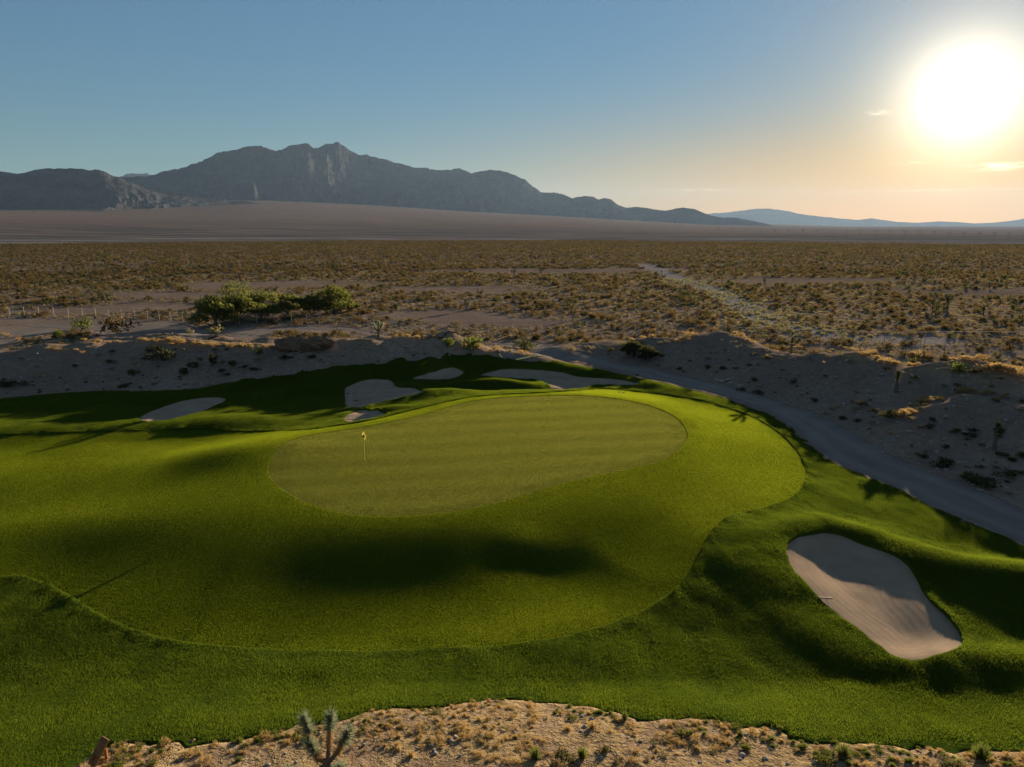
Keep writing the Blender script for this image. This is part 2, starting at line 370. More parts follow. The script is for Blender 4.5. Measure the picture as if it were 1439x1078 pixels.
def zone(name, T, lift, mat, skirt=0.0, level_from=None, extra=None, rough_edge=None):
    used, inv = np.unique(T, return_inverse=True); t = inv.reshape(T.shape)
    xy = V[used]; z = H(xy[:, 0], xy[:, 1])+lift
    if extra is not None: z = z+extra(xy[:, 0], xy[:, 1])
    co = np.column_stack([xy, z]); n0 = len(co)
    faces = t
    if skirt:
        e = np.concatenate([t[:, [0, 1]], t[:, [1, 2]], t[:, [2, 0]]])
        es = np.sort(e, 1); u, inv2, cnt = np.unique(es, axis=0, return_inverse=True, return_counts=True)
        be = e[cnt[inv2.ravel()] == 1]
        new = used >= level_from
        be = be[new[be[:, 0]] & new[be[:, 1]]]
        bv = np.unique(be); mp = {int(q): n0+i for i, q in enumerate(bv)}
        low = co[bv].copy(); low[:, 2] -= skirt
        co = np.concatenate([co, low])
        q = [(j, i, mp[int(i)]) for i, j in be]+[(j, mp[int(i)], mp[int(j)]) for i, j in be]
        if q: faces = np.concatenate([faces, np.array(q)])
    me = mesh_from(name, co, faces, mat)
    # normals straight from the land, so that zones meet without a seam
    h = 0.25
    def nrm(x, y):
        gxx = (H(x+h, y)-H(x-h, y))/(2*h); gyy = (H(x, y+h)-H(x, y-h))/(2*h)
        n = np.column_stack([-gxx, -gyy, np.ones_like(gxx)]); return n/np.linalg.norm(n, axis=1)[:, None]
    o = bpy.data.objects.new(name, me); COL.objects.link(o); tag(o, kind='structure')
    return o
# ------------------------------------------------------------------ materials
class G:
    """small node-graph writer"""
    def __init__(s, name):
        s.m = bpy.data.materials.new(name); s.m.use_nodes = True; s.nt = s.m.node_tree; s.N = s.nt.nodes; s.L = s.nt.links; s.N.clear()
        s.out = s.N.new('ShaderNodeOutputMaterial')
        s.tc = s.N.new('ShaderNodeTexCoord'); s.geo = None
    def pos(s, scale=(1, 1, 1), rot=(0, 0, 0)):
        g = s.N.new('ShaderNodeNewGeometry') if s.geo is None else s.geo; s.geo = g
        mp = s.N.new('ShaderNodeMapping'); mp.inputs['Scale'].default_value = scale; mp.inputs['Rotation'].default_value = rot
        s.L.new(g.outputs['Position'], mp.inputs[0]); return mp.outputs[0]
    def noise(s, vec, scale, detail=3, rough=0.5, out='Fac', dist=0):
        n = s.N.new('ShaderNodeTexNoise'); n.inputs['Scale'].default_value = scale; n.inputs['Detail'].default_value = detail
        n.inputs['Roughness'].default_value = rough; n.inputs['Distortion'].default_value = dist
        s.L.new(vec, n.inputs['Vector']); return n.outputs[out]
    def voro(s, vec, scale, feature='F1', out='Distance', rnd=1.0):
        n = s.N.new('ShaderNodeTexVoronoi'); n.feature = feature; n.inputs['Scale'].default_value = scale; n.inputs['Randomness'].default_value = rnd
        s.L.new(vec, n.inputs['Vector']); return n.outputs[out]
    def wave(s, vec, scale, dist=0, detail=2):
        n = s.N.new('ShaderNodeTexWave'); n.inputs['Scale'].default_value = scale; n.inputs['Distortion'].default_value = dist; n.inputs['Detail'].default_value = detail
        s.L.new(vec, n.inputs['Vector']); return n.outputs['Fac']
    def attr(s, name):
        n = s.N.new('ShaderNodeAttribute'); n.attribute_name = name; return n.outputs['Fac']
    def ramp(s, fac, stops, interp='LINEAR'):
        n = s.N.new('ShaderNodeValToRGB'); cr = n.color_ramp; cr.interpolation = interp
        while len(cr.elements) < len(stops): cr.elements.new(0.5)
        for e, (p, c) in zip(cr.elements, stops):
            e.position = p; e.color = (c[0], c[1], c[2], 1) if not isinstance(c, (int, float)) else (c, c, c, 1)
        s.L.new(fac, n.inputs[0]); return n.outputs[0]
    def math(s, op, a, b=None, clamp=False):
        m = s.N.new('ShaderNodeMath'); m.operation = op; m.use_clamp = clamp
        for i, v in ((0, a), (1, b)):
            if v is None: continue
            if isinstance(v, (int, float)): m.inputs[i].default_value = v
            else: s.L.new(v, m.inputs[i])
        return m.outputs[0]
    def mix(s, fac, a, b, mode='MIX'):
        m = s.N.new('ShaderNodeMix'); m.data_type = 'RGBA'; m.blend_type = mode
        for sock, v in ((m.inputs[0], fac), (m.inputs[6], a), (m.inputs[7], b)):
            if isinstance(v, (int, float)): sock.default_value = v
            elif isinstance(v, tuple): sock.default_value = (v[0], v[1], v[2], 1)
            else: s.L.new(v, sock)
        return m.outputs[2]
    def bump(s, h, strength, dist, normal=None):
        b = s.N.new('ShaderNodeBump'); b.inputs['Strength'].default_value = strength; b.inputs['Distance'].default_value = dist
        s.L.new(h, b.inputs['Height'])
        if normal is not None: s.L.new(normal, b.inputs['Normal'])
        return b.outputs[0]
    def diffuse(s, col, normal=None, rough=0.0):
        d = s.N.new('ShaderNodeBsdfDiffuse'); d.inputs['Roughness'].default_value = rough
        if isinstance(col, tuple): d.inputs[0].default_value = (*col, 1)
        else: s.L.new(col, d.inputs[0])
        if normal is not None: s.L.new(normal, d.inputs['Normal'])
        return d.outputs[0]
    def transl(s, col, normal=None):
        d = s.N.new('ShaderNodeBsdfTranslucent')
        if isinstance(col, tuple): d.inputs[0].default_value = (*col, 1)
        else: s.L.new(col, d.inputs[0])
        if normal is not None: s.L.new(normal, d.inputs['Normal'])
        return d.outputs[0]
    def shmix(s, fac, a, b):
        m = s.N.new('ShaderNodeMixShader')
        if isinstance(fac, (int, float)): m.inputs[0].default_value = fac
        else: s.L.new(fac, m.inputs[0])
        s.L.new(a, m.inputs[1]); s.L.new(b, m.inputs[2]); return m.outputs[0]
    def princ(s, col, rough=0.8, metal=0.0, normal=None, spec=0.3):
        d = s.N.new('ShaderNodeBsdfPrincipled'); d.inputs['Roughness'].default_value = rough; d.inputs['Metallic'].default_value = metal
        d.inputs['Specular IOR Level'].default_value = spec
        if isinstance(col, tuple): d.inputs[0].default_value = (*col, 1)
        else: s.L.new(col, d.inputs[0])
        if normal is not None: s.L.new(normal, d.inputs['Normal'])
        return d.outputs[0]
    def end(s, sh): s.L.new(sh, s.out.inputs[0]); return s.m

def blade_normal(g, vec, scale, tilt):
    """turf is millions of upright blades: their faces point sideways as much as up"""
    c = g.N.new('ShaderNodeTexWhiteNoise'); c.noise_dimensions = '3D'
    sc = g.N.new('ShaderNodeVectorMath'); sc.operation = 'SCALE'; sc.inputs['Scale'].default_value = scale; g.L.new(vec, sc.inputs[0])
    fl = g.N.new('ShaderNodeVectorMath'); fl.operation = 'FLOOR'; g.L.new(sc.outputs[0], fl.inputs[0]); g.L.new(fl.outputs[0], c.inputs[0])
    sub = g.N.new('ShaderNodeVectorMath'); sub.operation = 'SUBTRACT'; g.L.new(c.outputs['Color'], sub.inputs[0]); sub.inputs[1].default_value = (0.5, 0.5, 0.5)
    s2 = g.N.new('ShaderNodeVectorMath'); s2.operation = 'MULTIPLY'; g.L.new(sub.outputs[0], s2.inputs[0]); s2.inputs[1].default_value = (tilt, tilt, 0)
    if g.geo is None: g.pos()
    ad = g.N.new('ShaderNodeVectorMath'); ad.operation = 'ADD'; g.L.new(g.geo.outputs['Normal'], ad.inputs[0]); g.L.new(s2.outputs[0], ad.inputs[1])
    nm = g.N.new('ShaderNodeVectorMath'); nm.operation = 'NORMALIZE'; g.L.new(ad.outputs[0], nm.inputs[0]); return nm.outputs[0]

def turf(name, dark, light, fine, fine_bump, tilt, tr, trcol, stripes=None, patch=0.4, tuft=None):
    g = G(name); p = g.pos()
    n1 = g.noise(p, 0.16, 4, 0.55); n2 = g.noise(p, 1.3, 3, 0.6); n3 = g.noise(p, fine, 3, 0.7)
    f = g.math('ADD', g.math('MULTIPLY', n1, patch), g.math('ADD', g.math('MULTIPLY', n2, 0.25), g.math('MULTIPLY', n3, 0.75-patch*0.5)))
    col = g.ramp(f, [(0.36, dark), (0.68, light)])
    if stripes:
        st = g.noise(g.pos(stripes[0], (0, 0, stripes[2])), stripes[1], 1, 0.4)
        col = g.mix(g.ramp(st, [(0.42, 0.0), (0.58, 1.0)]), col, stripes[3], 'MULTIPLY')
    h = n3
    if tuft: h = g.math('ADD', n3, g.math('MULTIPLY', g.noise(g.pos((1, 2.2, 1), (0, 0, 0.25)), tuft[0], 4, 0.6, dist=0.6), tuft[1]))
    bn = g.bump(h, 1.0, fine_bump)
    # blades: random sideways normals on top of the lie of the tufts
    c = g.N.new('ShaderNodeTexNoise'); c.inputs['Scale'].default_value = 26; c.inputs['Detail'].default_value = 2; g.L.new(p, c.inputs['Vector'])
    sub = g.N.new('ShaderNodeVectorMath'); sub.operation = 'SUBTRACT'; g.L.new(c.outputs['Color'], sub.inputs[0]); sub.inputs[1].default_value = (0.5, 0.5, 0.5)
    s2 = g.N.new('ShaderNodeVectorMath'); s2.operation = 'MULTIPLY'; g.L.new(sub.outputs[0], s2.inputs[0]); s2.inputs[1].default_value = (0, 0, 0)
    ad = g.N.new('ShaderNodeVectorMath'); ad.operation = 'ADD'; g.L.new(bn, ad.inputs[0]); g.L.new(s2.outputs[0], ad.inputs[1])
    nm = g.N.new('ShaderNodeVectorMath'); nm.operation = 'NORMALIZE'; g.L.new(ad.outputs[0], nm.inputs[0])
    d = g.diffuse(col, nm.outputs[0]); tcol = g.mix(0.5, col, trcol, 'MIX')
    t = g.transl(tcol, nm.outputs[0])
    return g.end(g.shmix(tr, d, t))

M = {}
M['green'] = turf('putting_green_turf', (0.062, 0.078, 0.014), (0.094, 0.104, 0.026), 7.0, 0.004, 2.4, 0.35, (0.16, 0.18, 0.03), stripes=((0.05, 0.42, 1), 1.0, -0.35, (0.84, 0.86, 0.8)), patch=0.2)
M['fairway'] = turf('fairway_turf', (0.030, 0.060, 0.005), (0.060, 0.098, 0.011), 6.0, 0.012, 2.6, 0.45, (0.17, 0.24, 0.015), patch=0.45, tuft=(1.6, 1.2))
M['rough'] = turf('rough_turf', (0.026, 0.054, 0.004), (0.066, 0.110, 0.014), 5.0, 0.06, 2.4, 0.45, (0.17, 0.24, 0.015), patch=0.5, tuft=(0.9, 2.4))

def sand_mat():
    g = G('bunker_sand'); p = g.pos()
    n = g.noise(p, 0.7, 4, 0.6); f = g.noise(p, 18, 3, 0.7)
    col = g.ramp(g.math('ADD', g.math('MULTIPLY', n, 0.6), g.math('MULTIPLY', f, 0.4)), [(0.35, (0.32, 0.245, 0.175)), (0.65, (0.43, 0.335, 0.24))])
    rk = g.attr('rake')
    h = g.math('SINE', g.math('MULTIPLY', g.math('ADD', rk, g.math('MULTIPLY', g.noise(p, 0.8, 2), 0.35)), 16.0))
    h2 = g.math('SINE', g.math('MULTIPLY', g.math('ADD', rk, g.math('MULTIPLY', g.noise(p, 0.5, 2), 0.8)), 5.0))
    hh = g.math('ADD', g.math('MULTIPLY', h, 0.25), g.math('ADD', g.math('MULTIPLY', h2, 0.22), g.math('MULTIPLY', f, 0.9)))
    ring = g.math('MULTIPLY', g.math('ADD', g.math('MULTIPLY', h2, 0.5), 0.5), g.ramp(g.noise(p, 0.6, 3), [(0.4, 0.0), (0.6, 1.0)]))
    col = g.mix(g.math('MULTIPLY', ring, 0.22), col, (0.20, 0.155, 0.115))
    return g.end(g.diffuse(col, g.bump(hh, 1.0, 0.007)))
M['sand'] = sand_mat()

def desert_mat():
    g = G('desert_soil'); p = g.pos()
    n0 = g.noise(p, 0.012, 4, 0.6); n1 = g.noise(p, 0.11, 5, 0.6); n2 = g.noise(p, 1.4, 4, 0.65); n3 = g.noise(p, 9, 3, 0.7)
    v = g.voro(p, 5.5); vc = g.voro(p, 5.5, out='Color'); v2 = g.voro(p, 14)
    base = g.ramp(g.math('ADD', g.math('MULTIPLY', n1, 0.5), g.math('MULTIPLY', n2, 0.5)), [(0.34, (0.185, 0.142, 0.118)), (0.52, (0.27, 0.212, 0.175)), (0.68, (0.38, 0.305, 0.255))])
    base = g.mix(g.ramp(n0, [(0.42, 0.0), (0.6, 0.6)]), base, (0.175, 0.133, 0.115))
    # stones
    sep = g.N.new('ShaderNodeSeparateColor'); g.L.new(vc, sep.inputs[0])
    stone = g.math('MULTIPLY', g.math('LESS_THAN', v, 0.26), g.math('GREATER_THAN', sep.outputs[0], 0.45))
    scol = g.ramp(sep.outputs[1], [(0.0, (0.16, 0.12, 0.10)), (0.6, (0.30, 0.24, 0.20)), (1.0, (0.52, 0.47, 0.42))])
    base = g.mix(stone, base, scol)
    v3 = g.voro(p, 1.7); vc3 = g.voro(p, 1.7, out='Color'); sep3 = g.N.new('ShaderNodeSeparateColor'); g.L.new(vc3, sep3.inputs[0])
    st3 = g.math('MULTIPLY', g.math('LESS_THAN', v3, 0.20), g.math('GREATER_THAN', sep3.outputs[0], 0.55)); base = g.mix(st3, base, g.ramp(sep3.outputs[1], [(0.0, (0.13, 0.105, 0.09)), (1.0, (0.46, 0.41, 0.36))]))
    # dry straw and low growth in patches, strongest where the soil is undisturbed
    straw = g.attr('straw'); sn = g.noise(p, 2.6, 4, 0.7); sn2 = g.noise(p, 0.5, 4, 0.6)
    base = g.mix(g.math('MULTIPLY', straw, 0.85), base, g.ramp(n2, [(0.35, (0.21, 0.14, 0.075)), (0.65, (0.42, 0.305, 0.185))]))
    sm = g.math('MULTIPLY', straw, g.ramp(g.math('ADD', g.math('MULTIPLY', sn, 0.55), g.math('MULTIPLY', sn2, 0.45)), [(0.45, 0.0), (0.56, 1.0)]))
    base = g.mix(sm, base, g.ramp(n3, [(0.3, (0.26, 0.18, 0.08)), (0.7, (0.50, 0.38, 0.20))]))
    # low plants as seen from far away
    far = g.attr('scrub'); fn = g.noise(g.pos((1, 1, 0.2)), 0.32, 4, 0.75); fn2 = g.noise(p, 0.05, 3, 0.6)
    fm = g.math('MULTIPLY', far, g.ramp(g.math('ADD', g.math('MULTIPLY', fn, 0.7), g.math('MULTIPLY', fn2, 0.3)), [(0.44, 0.0), (0.55, 1.0)]))
    base = g.mix(fm, base, (0.14, 0.088, 0.032))
    # pale wash of gravel in the valley
    fs = g.noise(g.pos((0.45, 1.6, 1)), 0.004, 9, 0.72); base = g.mix(g.math('MULTIPLY', g.attr('red'), g.ramp(fs, [(0.44, 0.0), (0.58, 0.45)])), base, (0.085, 0.068, 0.062))
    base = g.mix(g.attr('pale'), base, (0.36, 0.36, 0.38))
    base = g.mix(g.math('MULTIPLY', g.attr('red'), 0.8), base, (0.21, 0.125, 0.095))
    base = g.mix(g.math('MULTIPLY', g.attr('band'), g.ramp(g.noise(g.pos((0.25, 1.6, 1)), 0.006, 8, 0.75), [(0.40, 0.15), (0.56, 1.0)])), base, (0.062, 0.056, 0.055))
    h = g.math('ADD', g.math('MULTIPLY', g.math('MULTIPLY', stone, g.math('SUBTRACT', 0.3, v)), 3.0), g.math('ADD', g.math('MULTIPLY', n2, 1.2), g.math('ADD', g.math('MULTIPLY', n3, 0.5), g.math('MULTIPLY', sm, 1.0))))
    bmp = g.bump(h, 1.0, 0.10)
    return g.end(g.diffuse(base, bmp))
M['desert'] = desert_mat()

def road_mat():
    g = G('gravel_road'); p = g.pos()
    n1 = g.noise(p, 0.35, 4, 0.6); n3 = g.noise(p, 11, 3, 0.7)
    col = g.ramp(g.math('ADD', g.math('MULTIPLY', n1, 0.6), g.math('MULTIPLY', n3, 0.4)), [(0.36, (0.20, 0.17, 0.15)), (0.64, (0.27, 0.235, 0.205))])
    tr = g.attr('track')
    col = g.mix(g.math('MULTIPLY', tr, 0.35), col, (0.40, 0.34, 0.29))
    return g.end(g.diffuse(col, g.bump(g.math('ADD', n3, g.math('MULTIPLY', n1, 2.0)), 1.0, 0.03)))
M['road'] = road_mat()

def rock_mat(name, a, b, sc):
    g = G(name); p = g.pos()
    n = g.noise(p, sc, 6, 0.65); n2 = g.noise(g.pos((1, 1, 3.0)), sc*5, 4, 0.6)
    col = g.ramp(g.math('ADD', g.math('MULTIPLY', n, 0.6), g.math('MULTIPLY', n2, 0.4)), [(0.38, a), (0.62, b)])
    return g.end(g.diffuse(col, g.bump(n2, 0.6, 0.12/sc)))
M['mountain'] = rock_mat('mountain_rock', (0.036, 0.037, 0.041), (0.075, 0.073, 0.077), 0.0012)
# ------------------------------------------------------------------ the land, zone by zone
lists = T
bunker_tris = {}
base0 = len(V)
for k, poly, dep, wid in BUNKERS:
    V, ins, lists, _ = cut(V, lists, poly, ragged=0.14, seed=4); bunker_tris[k] = ins
V, green_T, lists, _ = cut(V, lists, green_poly)
V, grass_T, soil_T, lv_grass = cut(V, lists, grass_poly, ragged=1.0, seed=9)
V, fair_T, rough_T, _ = cut(V, grass_T, fairway_poly, ragged=0.05, seed=2)
V, road_T, soil_T, _ = cut(V, soil_T, road_poly, ragged=0.5, seed=7)
V, rroad_T, soil_T, _ = cut(V, soil_T, rear_road_poly, ragged=0.9, seed=8)

def land(name, T, lift, mat, skirt, label=None, ext=None):
    o = zone(name, T, lift, mat, skirt, level_from=base0, extra=ext)
    if label: o['label'] = label
    return o
putting_green = land('putting_green', green_T, -0.02, M['green'], 0.0, 'pale olive putting green with mown stripes and a flagstick')
fairway = land('fairway', fair_T, 0.0, M['fairway'], 0.03, 'smooth mown fairway turf wrapped around the putting green')
def rough_extra(x, y):
    e = -sdf(grass_poly, x, y)-rag(x, y, 9)
    return (0.07+0.10*fbm(x/0.8, y/1.6, 3, 21)+0.06*fbm(x/3.0, y/3.0, 2, 31))*sstep(0.0, 1.6, e)
rough = land('rough_grass', rough_T, 0.07, M['rough'], 0.22, 'longer dark green rough grass around the fairway and bunkers',
             ext=lambda x, y: rough_extra(x, y)-0.07)
BL = {'left': 'oval sand bunker alone on the left side of the course', 'heart': 'heart shaped sand bunker behind the flag, half in shade',
      'small': 'small narrow sand bunker just behind the flag', 'rear': 'narrow shaded sand bunker under the rear bank, behind the heart shaped one',
      'long': 'long winding sand bunker behind the middle of the putting green', 'big': 'largest sand bunker, raked in rings, nearest the camera on the right'}
for k, poly, dep, wid in BUNKERS:
    o = land('sand_bunker', bunker_tris[k], -0.10, M['sand'], 0.0, BL[k], ext=lambda x, y: 0.03*fbm(x/0.9, y/0.9, 3, 41))
    n = len(o.data.vertices); co = np.empty(n*3, np.float32); o.data.vertices.foreach_get('co', co); co = co.reshape(-1, 3)
    attr(o.data, 'rake', -sdf(poly, co[:, 0], co[:, 1]))

PALE = {}
def soil_attrs(o, inner):
    me = o.data; n = len(me.vertices); co = np.empty(n*3, np.float32); me.vertices.foreach_get('co', co); co = co.reshape(-1, 3).astype(float)
    x, y = co[:, 0], co[:, 1]; r = np.hypot(x, y)
    gd = sdf(grass_poly, x, y)
    front = (y < 34) & (gd < 14)
    straw = 0.15+0.75*front+0.5*sstep(3.0, 4.6, co[:, 2])*(r < 140)
    straw = straw*(1-0.8*sstep(118, 140, r))
    attr(me, 'straw', np.clip(straw, 0, 1))
    attr(me, 'scrub', 0.25*sstep(120, 200, r)+0.55*sstep(350, 800, r)*(1-sstep(1100, 2200, r))+0.35*sstep(2300, 4000, r))
    az = np.degrees(np.arctan2(x, np.maximum(y, 1e-3)))
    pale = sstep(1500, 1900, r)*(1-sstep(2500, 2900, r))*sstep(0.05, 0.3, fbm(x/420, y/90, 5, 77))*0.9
    w_ = np.array([P(905, 372, 0), P(950, 390, 0), P(1010, 412, 0), P(1050, 432, 0), P(1090, 455, 0), P(1180, 474, 0), P(1300, 479, 0)])
    wd = np.full(len(x), 1e3)
    for a_, b_ in zip(w_[:-1], w_[1:]):
        e_ = b_-a_; t_ = np.clip(((x-a_[0])*e_[0]+(y-a_[1])*e_[1])/(e_@e_), 0, 1); wd = np.minimum(wd, np.hypot(x-a_[0]-t_*e_[0], y-a_[1]-t_*e_[1]))
    pale = np.maximum(pale, 0.55*np.exp(-((wd+5*fbm(x/6, y/6, 3, 78))/4.5)**2))
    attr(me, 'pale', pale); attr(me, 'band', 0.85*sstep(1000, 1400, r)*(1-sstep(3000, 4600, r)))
    attr(me, 'red', 0.55*sstep(2400, 4200, r)*(1-0.5*sstep(7000, 9000, r)))
soil = land('desert_ground', soil_T, 0.0, M['desert'], 0.25, 'stony desert soil of the banks and the strip in front of the course',
            ext=lambda x, y: (0.10*fbm(x/1.1, y/1.1, 4, 51)-0.28*(1-ridged(x/5.0, y/5.0, 4, 52))*sstep(0.6, 2.4, H_smooth(x, y))*(y > 40))*np.clip(np.minimum(np.minimum(x-X0, X1-x), np.minimum(y-Y0, Y1-y))/6, 0, 1))
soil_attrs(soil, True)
def track_attr(o, poly):
    me = o.data; n = len(me.vertices); co = np.empty(n*3, np.float32); me.vertices.foreach_get('co', co); co = co.reshape(-1, 3).astype(float)
    d = -sdf(poly, co[:, 0], co[:, 1]); attr(me, 'track', np.exp(-((d-1.2)/0.5)**2)+np.exp(-((d-3.0)/0.5)**2))
road = land('gravel_road', road_T, -0.04, M['road'], 0.0, 'grey gravel road curving between the turf and the right bank'); track_attr(road, road_poly)
rroad = land('rear_dirt_road', rroad_T, -0.03, M['road'], 0.0, 'pale dirt road behind the left bank, along the fence'); track_attr(rroad, rear_road_poly)

# the wide desert around it
def grow(a, step, k, end):
    out = []; v = a; s = step
    while v < end: v += s; s *= k; out.append(v)
    return out
xs = np.array(sorted([-q for q in grow(-X0, 2.0, 1.035, 30000)])+list(np.linspace(X0, X1, 61))+grow(X1, 2.0, 1.035, 30000))
ys = np.array([-2500, -1500, -700, -300, -150, -80, -40, -20, -8, 0]+list(np.linspace(Y0, Y1, 43))+grow(Y1, 2.0, 1.028, 30000))
WX, WY = np.meshgrid(xs, ys)
WZ = H_smooth(WX, WY)
wi = np.arange(WX.size).reshape(WX.shape)
inside = (WX[:-1, :-1] >= X0-1e-6) & (WX[1:, 1:] <= X1+1e-6) & (WY[:-1, :-1] >= Y0-1e-6) & (WY[1:, 1:] <= Y1+1e-6)
Q = np.stack([wi[:-1, :-1], wi[:-1, 1:], wi[1:, 1:], wi[1:, :-1]], -1)[~inside]
uq, inv = np.unique(Q, return_inverse=True)
me = mesh_from('desert_plain', np.column_stack([WX.ravel(), WY.ravel(), WZ.ravel()])[uq], inv.reshape(Q.shape), M['desert'])
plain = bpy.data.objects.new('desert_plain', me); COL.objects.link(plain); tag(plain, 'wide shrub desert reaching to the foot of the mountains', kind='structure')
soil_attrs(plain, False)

# ------------------------------------------------------------------ mountains: skyline at its own distance, spurs falling to the fan
def mountain(name, label, skyline, r0, front, back, foot_z, seed, scale, rough=1.0, rows=170, cols=620):
    sk = np.array(skyline, float)
    azs = np.arctan((sk[:, 0]-CX)/FPX/ (cp+((CY-sk[:, 1])/FPX)*sp))
    d = np.array([ray(a, b) for a, b in sk]); el = d[:, 2]/np.hypot(d[:, 0], d[:, 1])
    A = np.linspace(azs[0], azs[-1], cols); E = np.interp(A, azs, el)
    rr = r0*(1+0.05*np.sin(A*9+seed))
    jag = fbm(A*r0/170, A*0+seed, 6, seed+9, 0.68)
    top = CAM_Z+E*rr+np.maximum(E*rr-0.0, 0)*0.036*jag
    t = np.concatenate([np.linspace(-1, 0, rows-rows//3), np.linspace(0, 1, rows//3+1)[1:]])             # -1 foot in front, 0 crest, 1 foot behind
    rows = len(t)
    TT, AA = np.meshgrid(t, A, indexing='ij')
    S = AA*r0                                  # metres along the range
    reach = 1+0.45*fbm(S/1500, S*0+seed, 4, seed+3)
    RR = rr[None, :]+np.where(TT < 0, TT*front*reach, TT*back)
    X = np.sin(AA)*RR; Y = np.cos(AA)*RR
    gz = far_height(X, Y)
    prof = (1-np.abs(TT))
    D = TT*front
    warp = 260*fbm(S/900, D/900, 3, seed+40)
    spur = ridged((S+warp)/(scale*0.75), D/(scale*2.2), 5, seed)         # spurs run down from the crest
    fine = ridged((S+warp*0.5)/(scale*0.20), D/(scale*0.42), 4, seed+2)
    mask = np.sin(np.pi*np.clip(prof, 0, 1)**0.8)
    body = prof**1.12-rough*mask*(0.48*(1-spur)+0.30*(1-fine)-0.18)
    Z = gz-60+(top[None, :]-gz+60)*np.clip(body, -0.2, 1.0)
    end = np.clip(np.minimum(np.arange(cols), cols-1-np.arange(cols))/6.0, 0, 1)[None, :]
    ii = np.arange(rows*cols).reshape(rows, cols)
    q = np.stack([ii[:-1, :-1], ii[:-1, 1:], ii[1:, 1:], ii[1:, :-1]], -1).reshape(-1, 4)
    me = mesh_from(name, np.column_stack([X.ravel(), Y.ravel(), Z.ravel()]), q, M['mountain'])
    me.polygons.foreach_set('use_smooth', np.zeros(len(me.polygons), bool))
    o = bpy.data.objects.new(name, me); COL.objects.link(o); tag(o, label, kind='structure')
    return o
mountain('mountain_range', 'dark rocky range at the left edge, nearer than the big massif',
  [(-330,262),(-220,236),(-140,226),(-60,234),(0,240),(12,242),(25,244),(45,241),(60,237),(75,237),(100,236),(110,237),(122,240),(135,239),(148,241),(158,246),(170,250),(185,255),(200,263),(212,268),(225,271),(260,275),(300,279),(350,284),(400,289),(450,295)],
  7200, 1500, 1800, 0, 3, 900)
mountain('mountain_range', 'big blue grey mountain massif with three summits behind the desert',
  [(120,262),(165,250),(205,247),(225,243),(240,240),(258,236),(272,229),(285,225),(297,217),(315,215),(332,211),(345,207),(352,205),(362,204),(370,207),(385,209),(396,211),(408,207),(416,202),(424,200),(434,201),(440,206),(448,208),(458,205),(466,205),(474,202),(482,206),(492,211),(505,216),(520,218),(535,221),(550,227),(565,230),(580,234),(600,238),(620,240),(640,237),(652,239),(662,244),(675,241),(690,240),(703,240),(714,244),(725,248),(738,253),(748,262),(760,270),(772,270),(785,272),(797,276),(805,280),(812,277),(822,275),(832,276),(842,281),(850,278),(858,280),(868,287),(880,292),(895,291),(905,292),(920,294),(935,296),(950,293),(962,292),(975,294),(988,299),(1000,303),(1015,306),(1035,306),(1050,309),(1075,314),(1100,321)],
  10500, 2300, 2600, 0, 8, 1300, cols=1100)
mountain('mountain_range', 'pale hazy ridge far off under the glow, right of the massif',
  [(880,306),(960,302),(1000,300),(1020,299),(1040,296),(1058,294),(1075,293),(1092,294),(1108,297),(1125,301),(1150,304),(1180,307),(1205,309),(1225,307),(1240,309),(1262,312),(1290,313),(1320,311),(1345,312),(1370,314),(1395,313),(1415,311),(1430,309),(1460,303),(1500,300),(1580,306),(1640,322)],
  26000, 2800, 2500, 0, 15, 2600, cols=500, rows=40)
mountain('mountain_range', 'tiny blue peaks showing in the gap left of the massif',
  [(100,262),(150,248),(170,247),(185,245),(196,246),(205,244),(222,248),(260,262)],
  17000, 1500, 1500, 0, 5, 1500, cols=80, rows=30)
